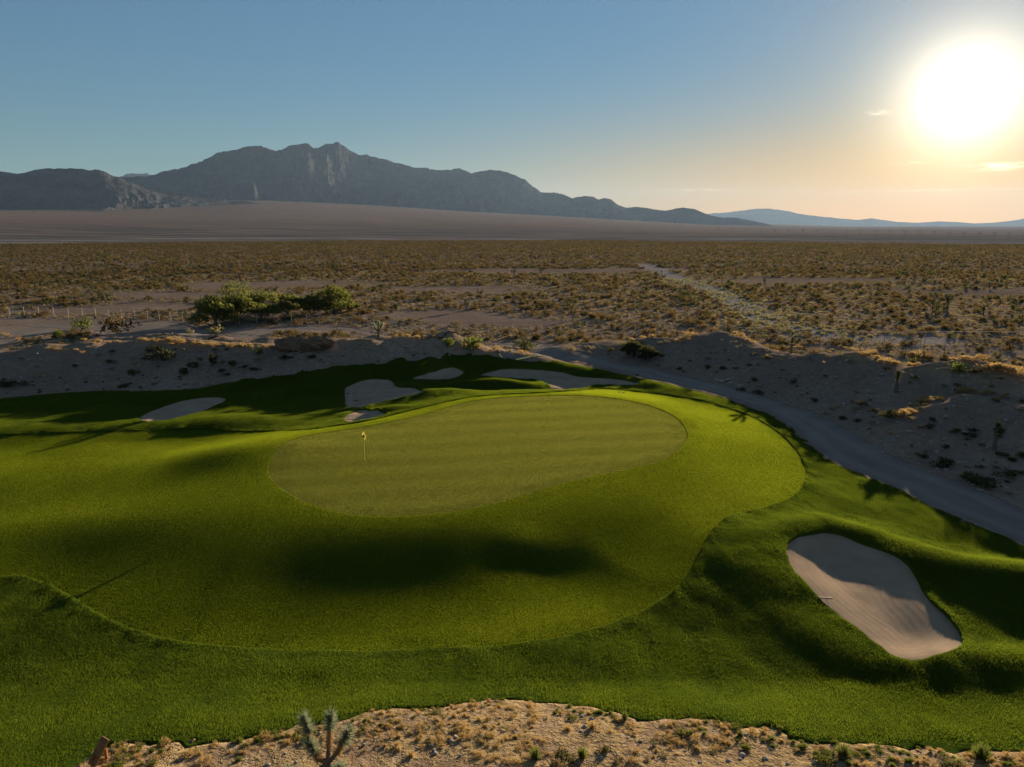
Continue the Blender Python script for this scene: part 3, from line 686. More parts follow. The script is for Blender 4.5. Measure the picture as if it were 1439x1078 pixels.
# ------------------------------------------------------------------ scatter: one object that stands many small plants on the ground
def scatter(name, label, protos, pts, eul, scl, pick):
    pc = bpy.data.collections.new(name + '_kinds')
    for i, p in enumerate(protos):
        o = bpy.data.objects.new('%s_kind_%02d' % (name, i), p); pc.objects.link(o)
    me = bpy.data.meshes.new(name); n = len(pts)
    me.vertices.add(n); me.vertices.foreach_set('co', np.asarray(pts, np.float32).ravel())
    at = me.attributes.new('eul', 'FLOAT_VECTOR', 'POINT'); at.data.foreach_set('vector', np.asarray(eul, np.float32).ravel())
    at = me.attributes.new('scl', 'FLOAT_VECTOR', 'POINT'); at.data.foreach_set('vector', np.asarray(scl, np.float32).ravel())
    at = me.attributes.new('pick', 'INT', 'POINT'); at.data.foreach_set('value', np.asarray(pick, np.int32))
    o = bpy.data.objects.new(name, me); COL.objects.link(o)
    ng = bpy.data.node_groups.new(name, 'GeometryNodeTree')
    ng.interface.new_socket('Geometry', in_out='INPUT', socket_type='NodeSocketGeometry')
    ng.interface.new_socket('Geometry', in_out='OUTPUT', socket_type='NodeSocketGeometry')
    N, L = ng.nodes, ng.links
    gi = N.new('NodeGroupInput'); go = N.new('NodeGroupOutput')
    ci = N.new('GeometryNodeCollectionInfo'); ci.inputs[0].default_value = pc; ci.inputs[1].default_value = True; ci.inputs[2].default_value = True
    ip = N.new('GeometryNodeInstanceOnPoints'); ip.inputs['Pick Instance'].default_value = True
    def na(nm, ty):
        a = N.new('GeometryNodeInputNamedAttribute'); a.data_type = ty; a.inputs[0].default_value = nm; return a.outputs[0]
    er = N.new('FunctionNodeEulerToRotation'); L.new(na('eul', 'FLOAT_VECTOR'), er.inputs[0])
    L.new(gi.outputs[0], ip.inputs['Points']); L.new(ci.outputs[0], ip.inputs['Instance'])
    L.new(na('pick', 'INT'), ip.inputs['Instance Index']); L.new(er.outputs[0], ip.inputs['Rotation']); L.new(na('scl', 'FLOAT_VECTOR'), ip.inputs['Scale'])
    L.new(ip.outputs[0], go.inputs[0])
    md = o.modifiers.new('scatter', 'NODES'); md.node_group = ng
    tag(o, label, kind='stuff'); return o

def euler_on_ground(x, y, spin, h=0.5):
    gxx = (H(x+h, y)-H(x-h, y))/(2*h); gyy = (H(x, y+h)-H(x, y-h))/(2*h)
    out = np.empty((len(x), 3))
    for i in range(len(x)):
        n = Vector((-gxx[i], -gyy[i], 1)).normalized()
        q = Vector((0, 0, 1)).rotation_difference(n) @ Quaternion((0, 0, 1), spin[i])
        out[i] = q.to_euler()
    return out

# ------------------------------------------------------------------ turf: real blades, because low sun shines through them
def blade_mat(name, dark, light, tcol, tr):
    g = G(name); p = g.pos()
    n1 = g.noise(p, 0.16, 4, 0.55); n2 = g.noise(p, 1.1, 4, 0.65); n3 = g.noise(p, 7.0, 2, 0.6)
    f = g.math('ADD', g.math('MULTIPLY', n1, 0.4), g.math('ADD', g.math('MULTIPLY', n2, 0.35), g.math('MULTIPLY', n3, 0.25)))
    col = g.ramp(f, [(0.38, dark), (0.64, light)])
    tc = g.mix(1.0, g.ramp(f, [(0.38, (0.75, 0.75, 0.75)), (0.64, (1.1, 1.1, 1.1))]), tcol, 'MULTIPLY')
    return g, g.shmix(tr, g.diffuse(col), g.transl(tc))
g, sh = blade_mat('rough_blade', (0.024, 0.046, 0.004), (0.062, 0.090, 0.012), (0.19, 0.26, 0.018), 0.5); M['rough_blade'] = g.end(sh)
g, sh = blade_mat('fairway_blade', (0.036, 0.066, 0.005), (0.072, 0.108, 0.010), (0.38, 0.47, 0.020), 0.55); M['fairway_blade'] = g.end(sh)
def green_blade():
    g = G('green_blade'); p = g.pos()
    sp_ = g.N.new('ShaderNodeSeparateXYZ'); g.L.new(g.pos((1, 1, 1), (0, 0, -0.16)), sp_.inputs[0]); n2 = g.noise(p, 1.5, 3, 0.6)
    st = g.math('ADD', 0.5, g.math('MULTIPLY', g.math('SINE', g.math('MULTIPLY', g.math('ADD', sp_.outputs[1], g.math('MULTIPLY', g.noise(p, 0.35, 2), 0.9)), 1.9)), 0.13))
    col = g.mix(g.ramp(st, [(0.42, 0.0), (0.58, 1.0)]), (0.135, 0.145, 0.034), (0.112, 0.122, 0.026))
    col = g.mix(g.math('MULTIPLY', n2, 0.12), col, (0.11, 0.118, 0.026))
    tc = g.mix(g.ramp(st, [(0.42, 0.0), (0.58, 1.0)]), (0.56, 0.60, 0.09), (0.47, 0.51, 0.075))
    return g.end(g.shmix(0.5, g.diffuse(col), g.transl(tc)))
M['green_blade'] = green_blade()

def clump(name, r, n, h, w, mat, lean=0.35, seed=1, soft=True):
    rs = np.random.RandomState(seed)
    rad = np.minimum(r*0.5*np.sqrt(-2*np.log(np.maximum(rs.rand(n), 1e-4))), r*1.2) if soft else r*np.sqrt(rs.rand(n))
    a = rs.rand(n)*2*math.pi; x = np.cos(a)*rad; y = np.sin(a)*rad
    th = rs.rand(n)*math.pi; hh = h*(0.65+0.7*rs.rand(n)); ww = w*(0.7+0.6*rs.rand(n))/2
    dx = np.cos(th)*ww; dy = np.sin(th)*ww
    lx = rs.randn(n)*lean*hh; ly = rs.randn(n)*lean*hh
    co = np.empty((n, 4, 3))
    co[:, 0] = np.column_stack([x-dx, y-dy, np.full(n, -0.01)]); co[:, 1] = np.column_stack([x+dx, y+dy, np.full(n, -0.01)])
    co[:, 2] = np.column_stack([x+dx*0.5+lx, y+dy*0.5+ly, hh]); co[:, 3] = np.column_stack([x-dx*0.5+lx, y-dy*0.5+ly, hh])
    me = mesh_from(name, co.reshape(-1, 3), np.arange(n*4).reshape(n, 4), mat)
    me.polygons.foreach_set('use_smooth', np.zeros(n, bool)); return me

def turf_scatter(name, label, inside, lift, mat, h, w, dens, seed=0, vary=0.25, edge=0.5, thin=None):
    """inside(x, y) -> distance into the zone (positive inside)"""
    rs = np.random.RandomState(seed)
    R1, R2 = 0.62, 0.14
    big = [clump(name, R1, int(dens*0.45*0.45), h, w, mat, seed=seed*10+i) for i in range(5)]
    def inview(x, y): return (np.abs(x) < y*0.80+6) & (y > 16)
    st_ = 0.45; x, y = np.meshgrid(np.arange(-62, 66, st_), np.arange(14, 100, st_)); x = x.ravel(); y = y.ravel(); k = inview(x, y); x, y = x[k], y[k]
    d = inside(x, y); k = d > R1*1.15; X, Y = x[k], y[k]; n = len(X)
    Z = H(X, Y)+lift(X, Y)
    e = euler_on_ground(X, Y, rs.rand(n)*6.283)
    s = 1+vary*1.6*fbm(X/1.7, Y/1.7, 3, seed+60); scl = np.column_stack([np.ones(n), np.ones(n), s])
    scatter(name, label, big, np.column_stack([X, Y, Z]), e, scl, rs.randint(0, 5, n))
    # the margin of the zone is sown blade by blade, so that its edge stays true
    c = 0.35; x, y = np.meshgrid(np.arange(-62, 66, c), np.arange(14, 100, c)); x = x.ravel(); y = y.ravel(); k = inview(x, y); x, y = x[k], y[k]
    d = inside(x, y); k = (d > -0.35) & (d < 1.4); x, y = x[k], y[k]
    m = int(dens*c*c*edge); x = np.repeat(x, m)+(rs.rand(len(x)*m)-0.5)*c; y = np.repeat(y, m)+(rs.rand(len(y)*m)-0.5)*c
    far_ = np.hypot(x, y); d = inside(x, y); k = (d > 0.0) & (rs.rand(len(x)) > sstep(0.25, 1.1, d))
    if thin is not None: k &= rs.rand(len(x)) < thin(x, y)
    x, y, far_ = x[k], y[k], far_[k]; n = len(x); z = H(x, y)+lift(x, y)
    hh = h*(0.65+0.7*rs.rand(n))*(1+vary*1.6*fbm(x/1.7, y/1.7, 3, seed+60)); ww = w*(0.7+0.6*rs.rand(n))/2/math.sqrt(edge); th = rs.rand(n)*math.pi
    dx = np.cos(th)*ww; dy = np.sin(th)*ww; lx = rs.randn(n)*0.35*hh; ly = rs.randn(n)*0.35*hh; co = np.empty((n, 4, 3))
    co[:, 0] = np.column_stack([x-dx, y-dy, z-0.01]); co[:, 1] = np.column_stack([x+dx, y+dy, z-0.01])
    co[:, 2] = np.column_stack([x+dx*0.5+lx, y+dy*0.5+ly, z+hh]); co[:, 3] = np.column_stack([x-dx*0.5+lx, y-dy*0.5+ly, z+hh])
    me = mesh_from(name+'_edge', co.reshape(-1, 3), np.arange(n*4).reshape(n, 4), mat); me.polygons.foreach_set('use_smooth', np.zeros(n, bool))
    o = bpy.data.objects.new(name+'_edge', me); COL.objects.link(o); tag(o, label+', along its edge', kind='stuff'); print(name, len(X), n)

rough_lift = lambda x, y: rough_extra(x, y)-0.02
def bunk_d(x, y):
    m = np.full(x.shape, 50.0)
    for k, poly, dep, wid in BUNKERS:
        q = sdf(poly, x, y); m = np.minimum(m, q+0.14*rag(x, y, 4)*(np.abs(q) < 3))
    return m
def in_green(x, y): return -sdf(green_poly, x, y)
def in_fair(x, y): return np.minimum(np.minimum(-sdf(fairway_poly, x, y), sdf(green_poly, x, y)), -sdf(grass_poly, x, y))
def in_rough(x, y): return np.minimum(np.minimum(sdf(fairway_poly, x, y), sdf(green_poly, x, y)), np.minimum(bunk_d(x, y), -sdf(grass_poly, x, y)-rag(x, y, 9)))
turf_scatter('green_grass', 'closely mown olive grass of the putting green', in_green, lambda x, y: -0.02, M['green_blade'], 0.012, 0.008, 3000, seed=3, vary=0.0)
turf_scatter('fairway_grass', 'short mown bright green grass of the fairway', in_fair, lambda x, y: 0.0, M['fairway_blade'], 0.020, 0.009, 2600, seed=4, vary=0.08)
turf_scatter('rough_grass_blades', 'longer grass blades of the rough', in_rough, rough_lift, M['rough_blade'], 0.055, 0.010, 2000, seed=5, vary=0.45, thin=lambda x, y: sstep(-0.1, 1.0, -sdf(grass_poly, x, y)-rag(x, y, 9)+0.9*fbm(x/0.5, y/0.5, 2, 8)))
# ------------------------------------------------------------------ plants and stones
def leaf_mat(name, a, b, t, tr=0.4, sc=3.0):
    g = G(name); oi = g.N.new('ShaderNodeObjectInfo'); p = g.pos()
    f = g.math('ADD', g.math('MULTIPLY', g.noise(p, sc, 2, 0.6), 0.55), g.math('MULTIPLY', oi.outputs['Random'], 0.5))
    col = g.ramp(f, [(0.35, a), (0.75, b)])
    return g.end(g.shmix(tr, g.diffuse(col), g.transl(t)))
M['creosote'] = leaf_mat('creosote_leaves', (0.050, 0.043, 0.020), (0.150, 0.110, 0.052), (0.19, 0.135, 0.05))
M['sage'] = leaf_mat('pale_shrub_leaves', (0.14, 0.125, 0.07), (0.26, 0.23, 0.13), (0.32, 0.28, 0.13))
M['straw'] = leaf_mat('dry_straw', (0.26, 0.18, 0.08), (0.52, 0.38, 0.18), (0.55, 0.38, 0.15), 0.45)
M['weed'] = leaf_mat('green_weed', (0.045, 0.062, 0.018), (0.11, 0.125, 0.035), (0.22, 0.26, 0.05))
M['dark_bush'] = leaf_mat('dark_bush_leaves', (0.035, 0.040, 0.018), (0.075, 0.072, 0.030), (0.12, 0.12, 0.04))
M['tree_leaf'] = leaf_mat('tree_leaves', (0.045, 0.062, 0.018), (0.115, 0.13, 0.036), (0.25, 0.27, 0.06), 0.4, 1.2)
M['yucca'] = leaf_mat('yucca_leaves', (0.11, 0.155, 0.13), (0.28, 0.35, 0.27), (0.40, 0.46, 0.28), 0.35)
M['yucca_dark'] = leaf_mat('yucca_leaves_far', (0.035, 0.045, 0.024), (0.075, 0.085, 0.040), (0.12, 0.13, 0.05), 0.25)
M['thatch'] = leaf_mat('dead_yucca_leaves', (0.25, 0.17, 0.09), (0.46, 0.33, 0.18), (0.5, 0.33, 0.15), 0.35)
M['stem'] = leaf_mat('woody_stem', (0.07, 0.055, 0.042), (0.16, 0.13, 0.10), (0.1, 0.08, 0.05), 0.0)
def bark():
    g = G('yucca_bark'); p = g.pos(); n = g.noise(g.pos((1, 1, 0.5)), 14, 4, 0.7)
    return g.end(g.diffuse(g.ramp(n, [(0.35, (0.10, 0.08, 0.065)), (0.65, (0.22, 0.175, 0.14))]), g.bump(n, 1.0, 0.03)))
M['bark'] = bark()
def stone_mat():
    g = G('pale_stone'); p = g.pos(); n = g.noise(p, 5, 4, 0.65)
    return g.end(g.diffuse(g.ramp(n, [(0.35, (0.26, 0.22, 0.19)), (0.65, (0.46, 0.41, 0.36))]), g.bump(n, 1.0, 0.05)))
M['stone'] = stone_mat()

def quads(name, C_, U_, V_, mat, taper=1.0):
    n = len(C_); co = np.empty((n, 4, 3))
    co[:, 0] = C_-U_-V_; co[:, 1] = C_+U_-V_; co[:, 2] = C_+U_*taper+V_; co[:, 3] = C_-U_*taper+V_
    me = mesh_from(name, co.reshape(-1, 3), np.arange(n*4).reshape(n, 4), mat)
    me.polygons.foreach_set('use_smooth', np.zeros(n, bool)); return me
def unit(v): return v/np.maximum(np.linalg.norm(v, axis=1), 1e-9)[:, None]

def bush_mesh(name, mat, n=160, w=0.5, h=0.55, leaf=0.06, seed=0, up=0.4, lumps=5, core=0.3):
    """open shrub of unit width 2w: sprays of leaves on lumps, with gaps between"""
    rs = np.random.RandomState(seed)
    L_ = np.column_stack([rs.randn(lumps)*w*0.42, rs.randn(lumps)*w*0.42, h*(0.35+0.35*rs.rand(lumps))])
    k = rs.randint(0, lumps, n); d = unit(rs.randn(n, 3)); rad = (core+(1-core)*rs.rand(n)**0.5)[:, None]
    c = L_[k]+d*rad*np.array([w*0.55, w*0.55, h*0.45]); c[:, 2] = np.maximum(c[:, 2], 0.02+0.05*rs.rand(n))
    v = unit(d+np.array([0, 0, up*2])+rs.randn(n, 3)*0.5)*leaf*(0.6+0.8*rs.rand(n))[:, None]*1.3
    u = unit(np.cross(v, rs.randn(n, 3)))*leaf*(0.4+0.5*rs.rand(n))[:, None]
    # stems fan out from the foot
    m = 10; tip = L_[rs.randint(0, lumps, m)]+rs.randn(m, 3)*w*0.15; tip[:, 2] = np.abs(tip[:, 2]); sv = tip/2; su = unit(np.cross(sv, rs.randn(m, 3)))*0.012
    return quads(name, np.concatenate([c, sv]), np.concatenate([u, su]), np.concatenate([v, sv]), mat, 0.6)
def tuft_mesh(name, mat, n=90, w=0.5, h=0.5, leaf=0.03, seed=0):
    """bunch grass: blades spraying up and out of one foot"""
    rs = np.random.RandomState(seed); a = rs.rand(n)*6.283; out = rs.rand(n)**0.7
    foot = np.column_stack([np.cos(a), np.sin(a), np.zeros(n)])*(0.25*w*out)[:, None]
    tip = np.column_stack([np.cos(a)*w*out, np.sin(a)*w*out, h*(1-0.45*out**2)*(0.6+0.5*rs.rand(n))])
    v = (tip-foot)/2; u = unit(np.cross(v, rs.randn(n, 3)))*leaf/2
    return quads(name, foot+v, u, v, mat, 0.35)
def rock_mesh(name, mat, seed=0, flat=0.65):
    bm = bmesh.new(); bmesh.ops.create_icosphere(bm, subdivisions=2, radius=0.5)
    rs = np.random.RandomState(seed); off = rs.rand(3)*10
    for v in bm.verts:
        p = v.co; k = 0.8+0.5*fbm(np.array([p.x*2.2+off[0]+p.z]), np.array([p.y*2.2+off[1]-p.z]), 2, seed)[0]
        v.co = p*k*1.1; v.co.z = v.co.z*flat+0.12
    me = bpy.data.meshes.new(name); bm.to_mesh(me); bm.free(); me.materials.append(mat); return me

def put(name, me, pos, scale=(1, 1, 1), rz=0.0, label=None, cat=None, group=None, parent=None, sinkz=0.02, kind=None):
    o = bpy.data.objects.new(name, me); COL.objects.link(o)
    if parent is not None: o.parent = parent; return o
    o.location = (pos[0], pos[1], pos[2]-sinkz); o.scale = scale if not isinstance(scale, (int, float)) else (scale,)*3
    o.rotation_euler = (0, 0, rz); return tag(o, label, cat, group, kind)
def depth_at(p): return p[1]*cp+(CAM_Z-p[2])*sp
def wpx(px, p): return px/FPX*depth_at(p)

creo = [bush_mesh('creosote_bush', M['creosote'], 170, 0.5, 0.62, 0.055, i, lumps=6) for i in range(5)]
creo_far = [bush_mesh('creosote_bush_far', M['creosote'], 46, 0.5, 0.62, 0.11, 20+i, lumps=5) for i in range(5)]
sage = [bush_mesh('pale_shrub', M['sage'], 120, 0.5, 0.42, 0.05, 40+i, lumps=5) for i in range(4)]
sage_far = [bush_mesh('pale_shrub_far', M['sage'], 34, 0.5, 0.42, 0.11, 50+i, lumps=4) for i in range(3)]
weed = [bush_mesh('green_bush', M['weed'], 260, 0.5, 0.55, 0.045, 60+i, lumps=7) for i in range(3)]
darkb = [bush_mesh('dark_bush', M['dark_bush'], 260, 0.5, 0.5, 0.045, 70+i, lumps=7) for i in range(3)]
straws = [tuft_mesh('dry_grass_tuft', M['straw'], 130, 0.5, 0.5, 0.035, 80+i) for i in range(4)]
strawb = [bush_mesh('dry_bush', M['straw'], 300, 0.5, 0.5, 0.035, 90+i, lumps=9, up=0.8) for i in range(3)]
greent = [tuft_mesh('green_grass_tuft', M['weed'], 240, 0.5, 0.62, 0.03, 95+i) for i in range(2)]
rocks = [rock_mesh('rock', M['stone'], i) for i in range(5)]
rnd = random.Random(5)

# plants one can point at, each where it grows
pile_m = None
SINGLES = [  # px, py of the foot, width in px, height/width, mesh list, name, category, label
 (115,463,24,.7,weed,'green_bush','bush','bright yellow green bush beside the rear dirt road, the larger one at far left'),
 (83,475,16,.8,weed,'green_bush','bush','small yellow green bush below the larger one at the far left'),
 (165,469,40,.55,creo,'creosote_bush','bush','wide olive yellow bush on the crest at the left end of the left bank'),
 (301,469,36,.4,sage,'pale_shrub','shrub','pale yellow shrub in front of the big dark trees by the fence'),
 (265,470,12,.8,sage,'pale_shrub','shrub','small pale shrub between the left bank and the rear road'),
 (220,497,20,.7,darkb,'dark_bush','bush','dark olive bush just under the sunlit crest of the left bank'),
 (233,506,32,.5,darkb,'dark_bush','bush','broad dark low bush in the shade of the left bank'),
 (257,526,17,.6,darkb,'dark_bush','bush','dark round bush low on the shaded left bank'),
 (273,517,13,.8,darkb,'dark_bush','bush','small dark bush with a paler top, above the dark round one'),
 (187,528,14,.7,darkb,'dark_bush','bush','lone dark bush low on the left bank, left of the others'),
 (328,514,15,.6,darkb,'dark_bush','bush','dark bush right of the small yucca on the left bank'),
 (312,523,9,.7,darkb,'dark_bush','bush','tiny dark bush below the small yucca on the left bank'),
 (363,498,12,.8,weed,'green_bush','bush','green bush on the upper left bank above the oval bunker'),
 (398,505,13,.6,darkb,'dark_bush','bush','dark bush in the middle of the left bank'),
 (437,504,11,.6,darkb,'dark_bush','bush','small dark bush near the right part of the left bank'),
 (10,545,30,.35,darkb,'dark_bush','bush','flat dark bush at the left edge beside the rough grass'),
 (630,486,20,.6,weed,'green_bush','bush','green bush on the crest above the rear bunkers, left one'),
 (667,489,36,.5,weed,'green_bush','bush','wide green bush on the crest above the rear bunkers, right one'),
 (732,492,38,.4,darkb,'dark_bush','bush','long olive bush at the end of the left bank where the roads meet'),
 (802,493,22,.35,sage,'pale_shrub','shrub','flat pale green shrub beside the bend of the gravel road'),
 (827,491,14,.5,sage,'pale_shrub','shrub','small pale shrub right of the flat one by the road bend'),
 (857,493,11,.5,darkb,'dark_bush','bush','small dark shrub between the road bend and the tall dark bush'),
 (875,486,17,.5,sage,'pale_shrub','shrub','pale shrub just above the tall dark bush'),
 (1290,503,28,.5,straws,'dry_grass_tuft','dry grass','golden tuft behind the saddle of the right banks'),
 (1348,524,20,.8,weed,'green_bush','bush','yellow green bush in the shade of the right bank'),
 (1366,524,12,.6,darkb,'dark_bush','bush','small olive bush just right of the yellow green one'),
 (1253,585,30,.35,darkb,'dark_bush','bush','low dark bush left of the golden tufts on the right bank'),
 (1211,569,18,.4,darkb,'dark_bush','bush','dark low bush below the single yucca'),
 (1323,655,34,.4,darkb,'dark_bush','bush','dark brown bush low on the right bank beside the road'),
 (1370,680,44,.35,darkb,'dark_bush','bush','widest dark bush beside the gravel road at the right'),
 (1415,669,24,.5,darkb,'dark_bush','bush','dark bush low on the right bank, right of the widest one'),
 (1422,648,13,.5,darkb,'dark_bush','bush','small dark bush at the right edge below the tall yucca'),
 (1406,641,15,.5,darkb,'dark_bush','bush','small dark bush at the foot of the tall yucca'),
 (1043,549,11,.5,darkb,'dark_bush','bush','small dark bush beside the road, right of the white boulders'),
 (1066,554,15,.45,darkb,'dark_bush','bush','dark bush beside the road, second to the right of the white boulders'),
 (1060,536,11,.6,darkb,'dark_bush','bush','tiny dark bush above the white boulders to the right'),
 (993,518,10,.6,darkb,'dark_bush','bush','dark bush above and left of the white boulders'),
 (1016,519,11,.5,darkb,'dark_bush','bush','dark bush right above the white boulders'),
 (1145,565,11,.6,darkb,'dark_bush','bush','dark bush on the road side of the middle right bank'),
 (1305,602,16,.5,darkb,'dark_bush','bush','dark bush under the golden tufts of the near right mound'),
 (752,1066,22,.9,greent,'green_grass_tuft','grass tuft','bright green tuft in the dirt, left of the darker pair'),
 (792,1070,26,.8,darkb,'dark_bush','bush','dark green spiky tuft in the dirt at the bottom centre'),
 (818,1065,20,.9,greent,'green_grass_tuft','grass tuft','grey green tuft right beside the dark spiky one at the bottom'),
 (848,1056,18,.6,darkb,'dark_bush','bush','small almost black tuft in the dirt strip'),
 (878,1011,12,1.2,greent,'green_grass_tuft','grass tuft','thin upright green tuft on the edge of the rough at the bottom'),
 (1185,1062,28,.7,greent,'green_grass_tuft','grass tuft','rounded bright green tuft at the bottom right'),
 (1160,1072,34,.3,weed,'green_bush','bush','flat pale green weed patch at the bottom right'),
 (1378,1066,28,.9,greent,'green_grass_tuft','grass tuft','spiky green tuft near the bottom right corner'),
 (1347,1074,18,.6,weed,'green_bush','bush','small green weed left of the spiky tuft in the corner'),
 (577,1062,17,.6,straws,'dry_grass_tuft','dry grass','orange gold tuft right of the joshua tree'),
 (560,1054,13,.7,straws,'dry_grass_tuft','dry grass','small brown gold tuft behind the orange one'),
 (833,1023,18,.8,straws,'dry_grass_tuft','dry grass','golden tuft on the upper edge of the dirt strip, right one'),
 (798,1025,16,.6,straws,'dry_grass_tuft','dry grass','golden tuft on the upper edge of the dirt strip, left one'),
 (753,1008,18,.5,straws,'dry_grass_tuft','dry grass','pale straw tuft at the top of the dirt strip'),
]
for i, (px, py, w, hr, ms, nm, cat, lab) in enumerate(SINGLES):
    p = ground(px, py); W_ = wpx(w, p); me = ms[i % len(ms)]
    put(nm, me, p, (W_, W_, W_*hr*1.7), rnd.uniform(0, 6.28), lab, cat, 'single bushes and tufts round the course')
# golden crest growth, in loose rows that catch the sun
CREST = [((885,478),(935,470),5),((950,480),(985,467),6),((1030,468),(1060,480),6),((1170,485),(1230,495),8),((1210,496),(1250,506),7),((1230,506),(1262,512),5),
         ((1278,513),(1300,507),5),((1320,503),(1380,505),7),((1385,512),(1439,520),12),((1258,586),(1282,578),6),((1285,570),(1325,557),8),((1345,552),(1360,546),4),((1365,550),(1420,556),6),
         ((200,478),(250,478),9),((240,482),(330,486),12),((330,486),(420,488),12),((100,478),(170,480),6),((60,490),(120,494),5),((0,470),(30,476),6),((650,486),(760,500),12),((545,472),(620,474),8)]
CREST_AT = ['left of the first right mound','climbing the round right mound','on the far side of the round right mound','on the second right mound','on the right shoulder of the second right mound','in the saddle of the right banks','right of the saddle','on the top of the third right mound','at the right edge behind the fuzzy brush','at the foot of the near right mound','climbing the near right mound','near the top of the near right mound','on the top of the near right mound','on the left bank above the wide dark bush','on the left bank by the pale shrub','on the left bank before the dirt pile','on the left end of the left bank','low at the far left','at the left edge by the rear road','on the tip of the left bank near the road bend','on the left bank behind the heart shaped bunker']
for si, (a, b, n) in enumerate(CREST):
    for k in range(n):
        t = (k+rnd.random())/n; p = ground(a[0]+(b[0]-a[0])*t, a[1]+(b[1]-a[1])*t+rnd.uniform(-1, 2.5)); W_ = rnd.uniform(0.5, 1.3)
        put('dry_grass_tuft', rnd.choice(straws+strawb), p, (W_, W_, W_*rnd.uniform(.6, .95)), rnd.uniform(0, 6.28), 'golden dry tuft '+CREST_AT[si], 'dry grass', 'golden tufts along the bank crests')
# long fuzzy brush on the right crest
for k, (px, py, w) in enumerate([(1385,520,26),(1400,519,30),(1418,522,28),(1433,526,26)]):
    p = ground(px, py); W_ = wpx(w, p)
    put('dry_bush', strawb[k % 3], p, (W_, W_, W_*0.55), k*1.3, ['left end', 'second from the left', 'third from the left', 'right end'][k]+' of the fuzzy brown brush row on the right bank crest', 'dry bush', 'fuzzy brush on the right crest')
for k, (px, py, w) in enumerate([(1263,585,20),(1273,580,18),(1288,568,14),(1297,563,20),(1308,562,16),(1353,550,16)]):
    p = ground(px, py); W_ = wpx(w, p)
    put('dry_bush', strawb[k % 3], p, (W_, W_, W_*0.6), k*1.7, 'fuzzy golden bush on the near right mound, %s' % ['at its left foot', 'second from its left foot', 'left of its middle', 'biggest in its middle', 'right of its middle', 'alone on its top'][k], 'dry bush', 'golden bushes on the near right mound')

# scattered bank growth
def scatter_px(n, box, test, seed):
    rs = random.Random(seed); out = []
    while len(out) < n:
        q = (rs.uniform(box[0], box[2]), rs.uniform(box[1], box[3]))
        if test(*q): out.append(q)
    return out
def soil_ok(p, m=0.4):
    x = np.array([p[0]]); y = np.array([p[1]])
    return sdf(grass_poly, x, y)[0] > m+0.4 and sdf(road_poly, x, y)[0] > m and sdf(rear_road_poly, x, y)[0] > m
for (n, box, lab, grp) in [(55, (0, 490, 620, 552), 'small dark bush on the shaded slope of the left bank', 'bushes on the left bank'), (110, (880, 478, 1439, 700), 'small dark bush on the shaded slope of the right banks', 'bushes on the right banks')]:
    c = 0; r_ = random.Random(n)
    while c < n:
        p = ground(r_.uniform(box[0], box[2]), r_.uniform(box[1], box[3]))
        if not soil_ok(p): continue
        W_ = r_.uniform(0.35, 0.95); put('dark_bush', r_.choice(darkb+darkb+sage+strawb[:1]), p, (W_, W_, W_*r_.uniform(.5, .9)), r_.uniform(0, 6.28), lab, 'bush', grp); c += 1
# stones
for k, (px, py, w) in enumerate([(1007,534,8),(1014,536,11),(1023,534,10),(1026,538,9),(1030,531,7),(1041,542,8)]):
    p = ground(px, py); W_ = wpx(w, p)
    put('boulder', rocks[k % 5], p, (W_, W_, W_), k, 'white boulder beside the gravel road, %s of the pile' % ['left end', 'large one on the left', 'upper middle', 'lower middle', 'upper right', 'lone one to the right'][k], 'boulder', 'white boulders by the road', sinkz=0.1)
for (n, box, lab, grp, s0, s1) in [(90, (880, 478, 1439, 720), 'loose pale rock on the stony right banks', 'rocks on the right banks', .15, .5), (60, (0, 495, 620, 552), 'loose pale rock on the left bank', 'rocks on the left bank', .15, .45), (90, (150, 990, 1439, 1076), 'loose rock in the dirt strip nearest the camera', 'rocks in the dirt strip', .06, .22)]:
    c = 0; r_ = random.Random(n+7)
    while c < n:
        p = ground(r_.uniform(box[0], box[2]), r_.uniform(box[1], box[3]))
        if not soil_ok(p, 0.1): continue
        W_ = r_.uniform(s0, s1); put('rock', r_.choice(rocks), p, (W_, W_*r_.uniform(.7, 1.1), W_*r_.uniform(.7, 1.1)), r_.uniform(0, 6.28), lab, 'rock', grp, sinkz=W_*0.15); c += 1

# ------------------------------------------------------------------ shrub desert: the largest 300 each their own, the rest one mass
rs = np.random.RandomState(11)
def plain_pts(n, r0, r1, power=1.0):
    az = (rs.rand(n)-0.5)*R(92); r = r0+(r1-r0)*rs.rand(n)**power if power != 1.0 else np.sqrt(r0*r0+(r1*r1-r0*r0)*rs.rand(n))
    return np.sin(az)*r, np.cos(az)*r
BARE = [(330,402,20,13),(420,396,24,12),(200,428,12,6),(60,437,18,4),(260,432,12,6),(640,440,14,8),(700,452,14,7),(560,445,14,5),(660,405,26,14),(250,415,24,10),(800,380,60,20),(1120,395,40,14),(1380,410,30,12),(980,437,8,4)]
def bare(x, y):
    m = 0.8*fbm(x/22, y/13, 4, 91)
    for (px, py, a_, b_) in BARE:
        c = P(px, py, 0); m = m-1.3*np.exp(-((x-c[0])/a_)**2-((y-c[1])/b_)**2)
    return m
def free(x, y, m=1.5):
    return (sdf(rear_road_poly, x, y) > m) & (sdf(grass_poly, x, y) > 3) & ~((y < 112) & (H_smooth(x, y) > 1.0)) & (y > 100-0.15*np.abs(x))
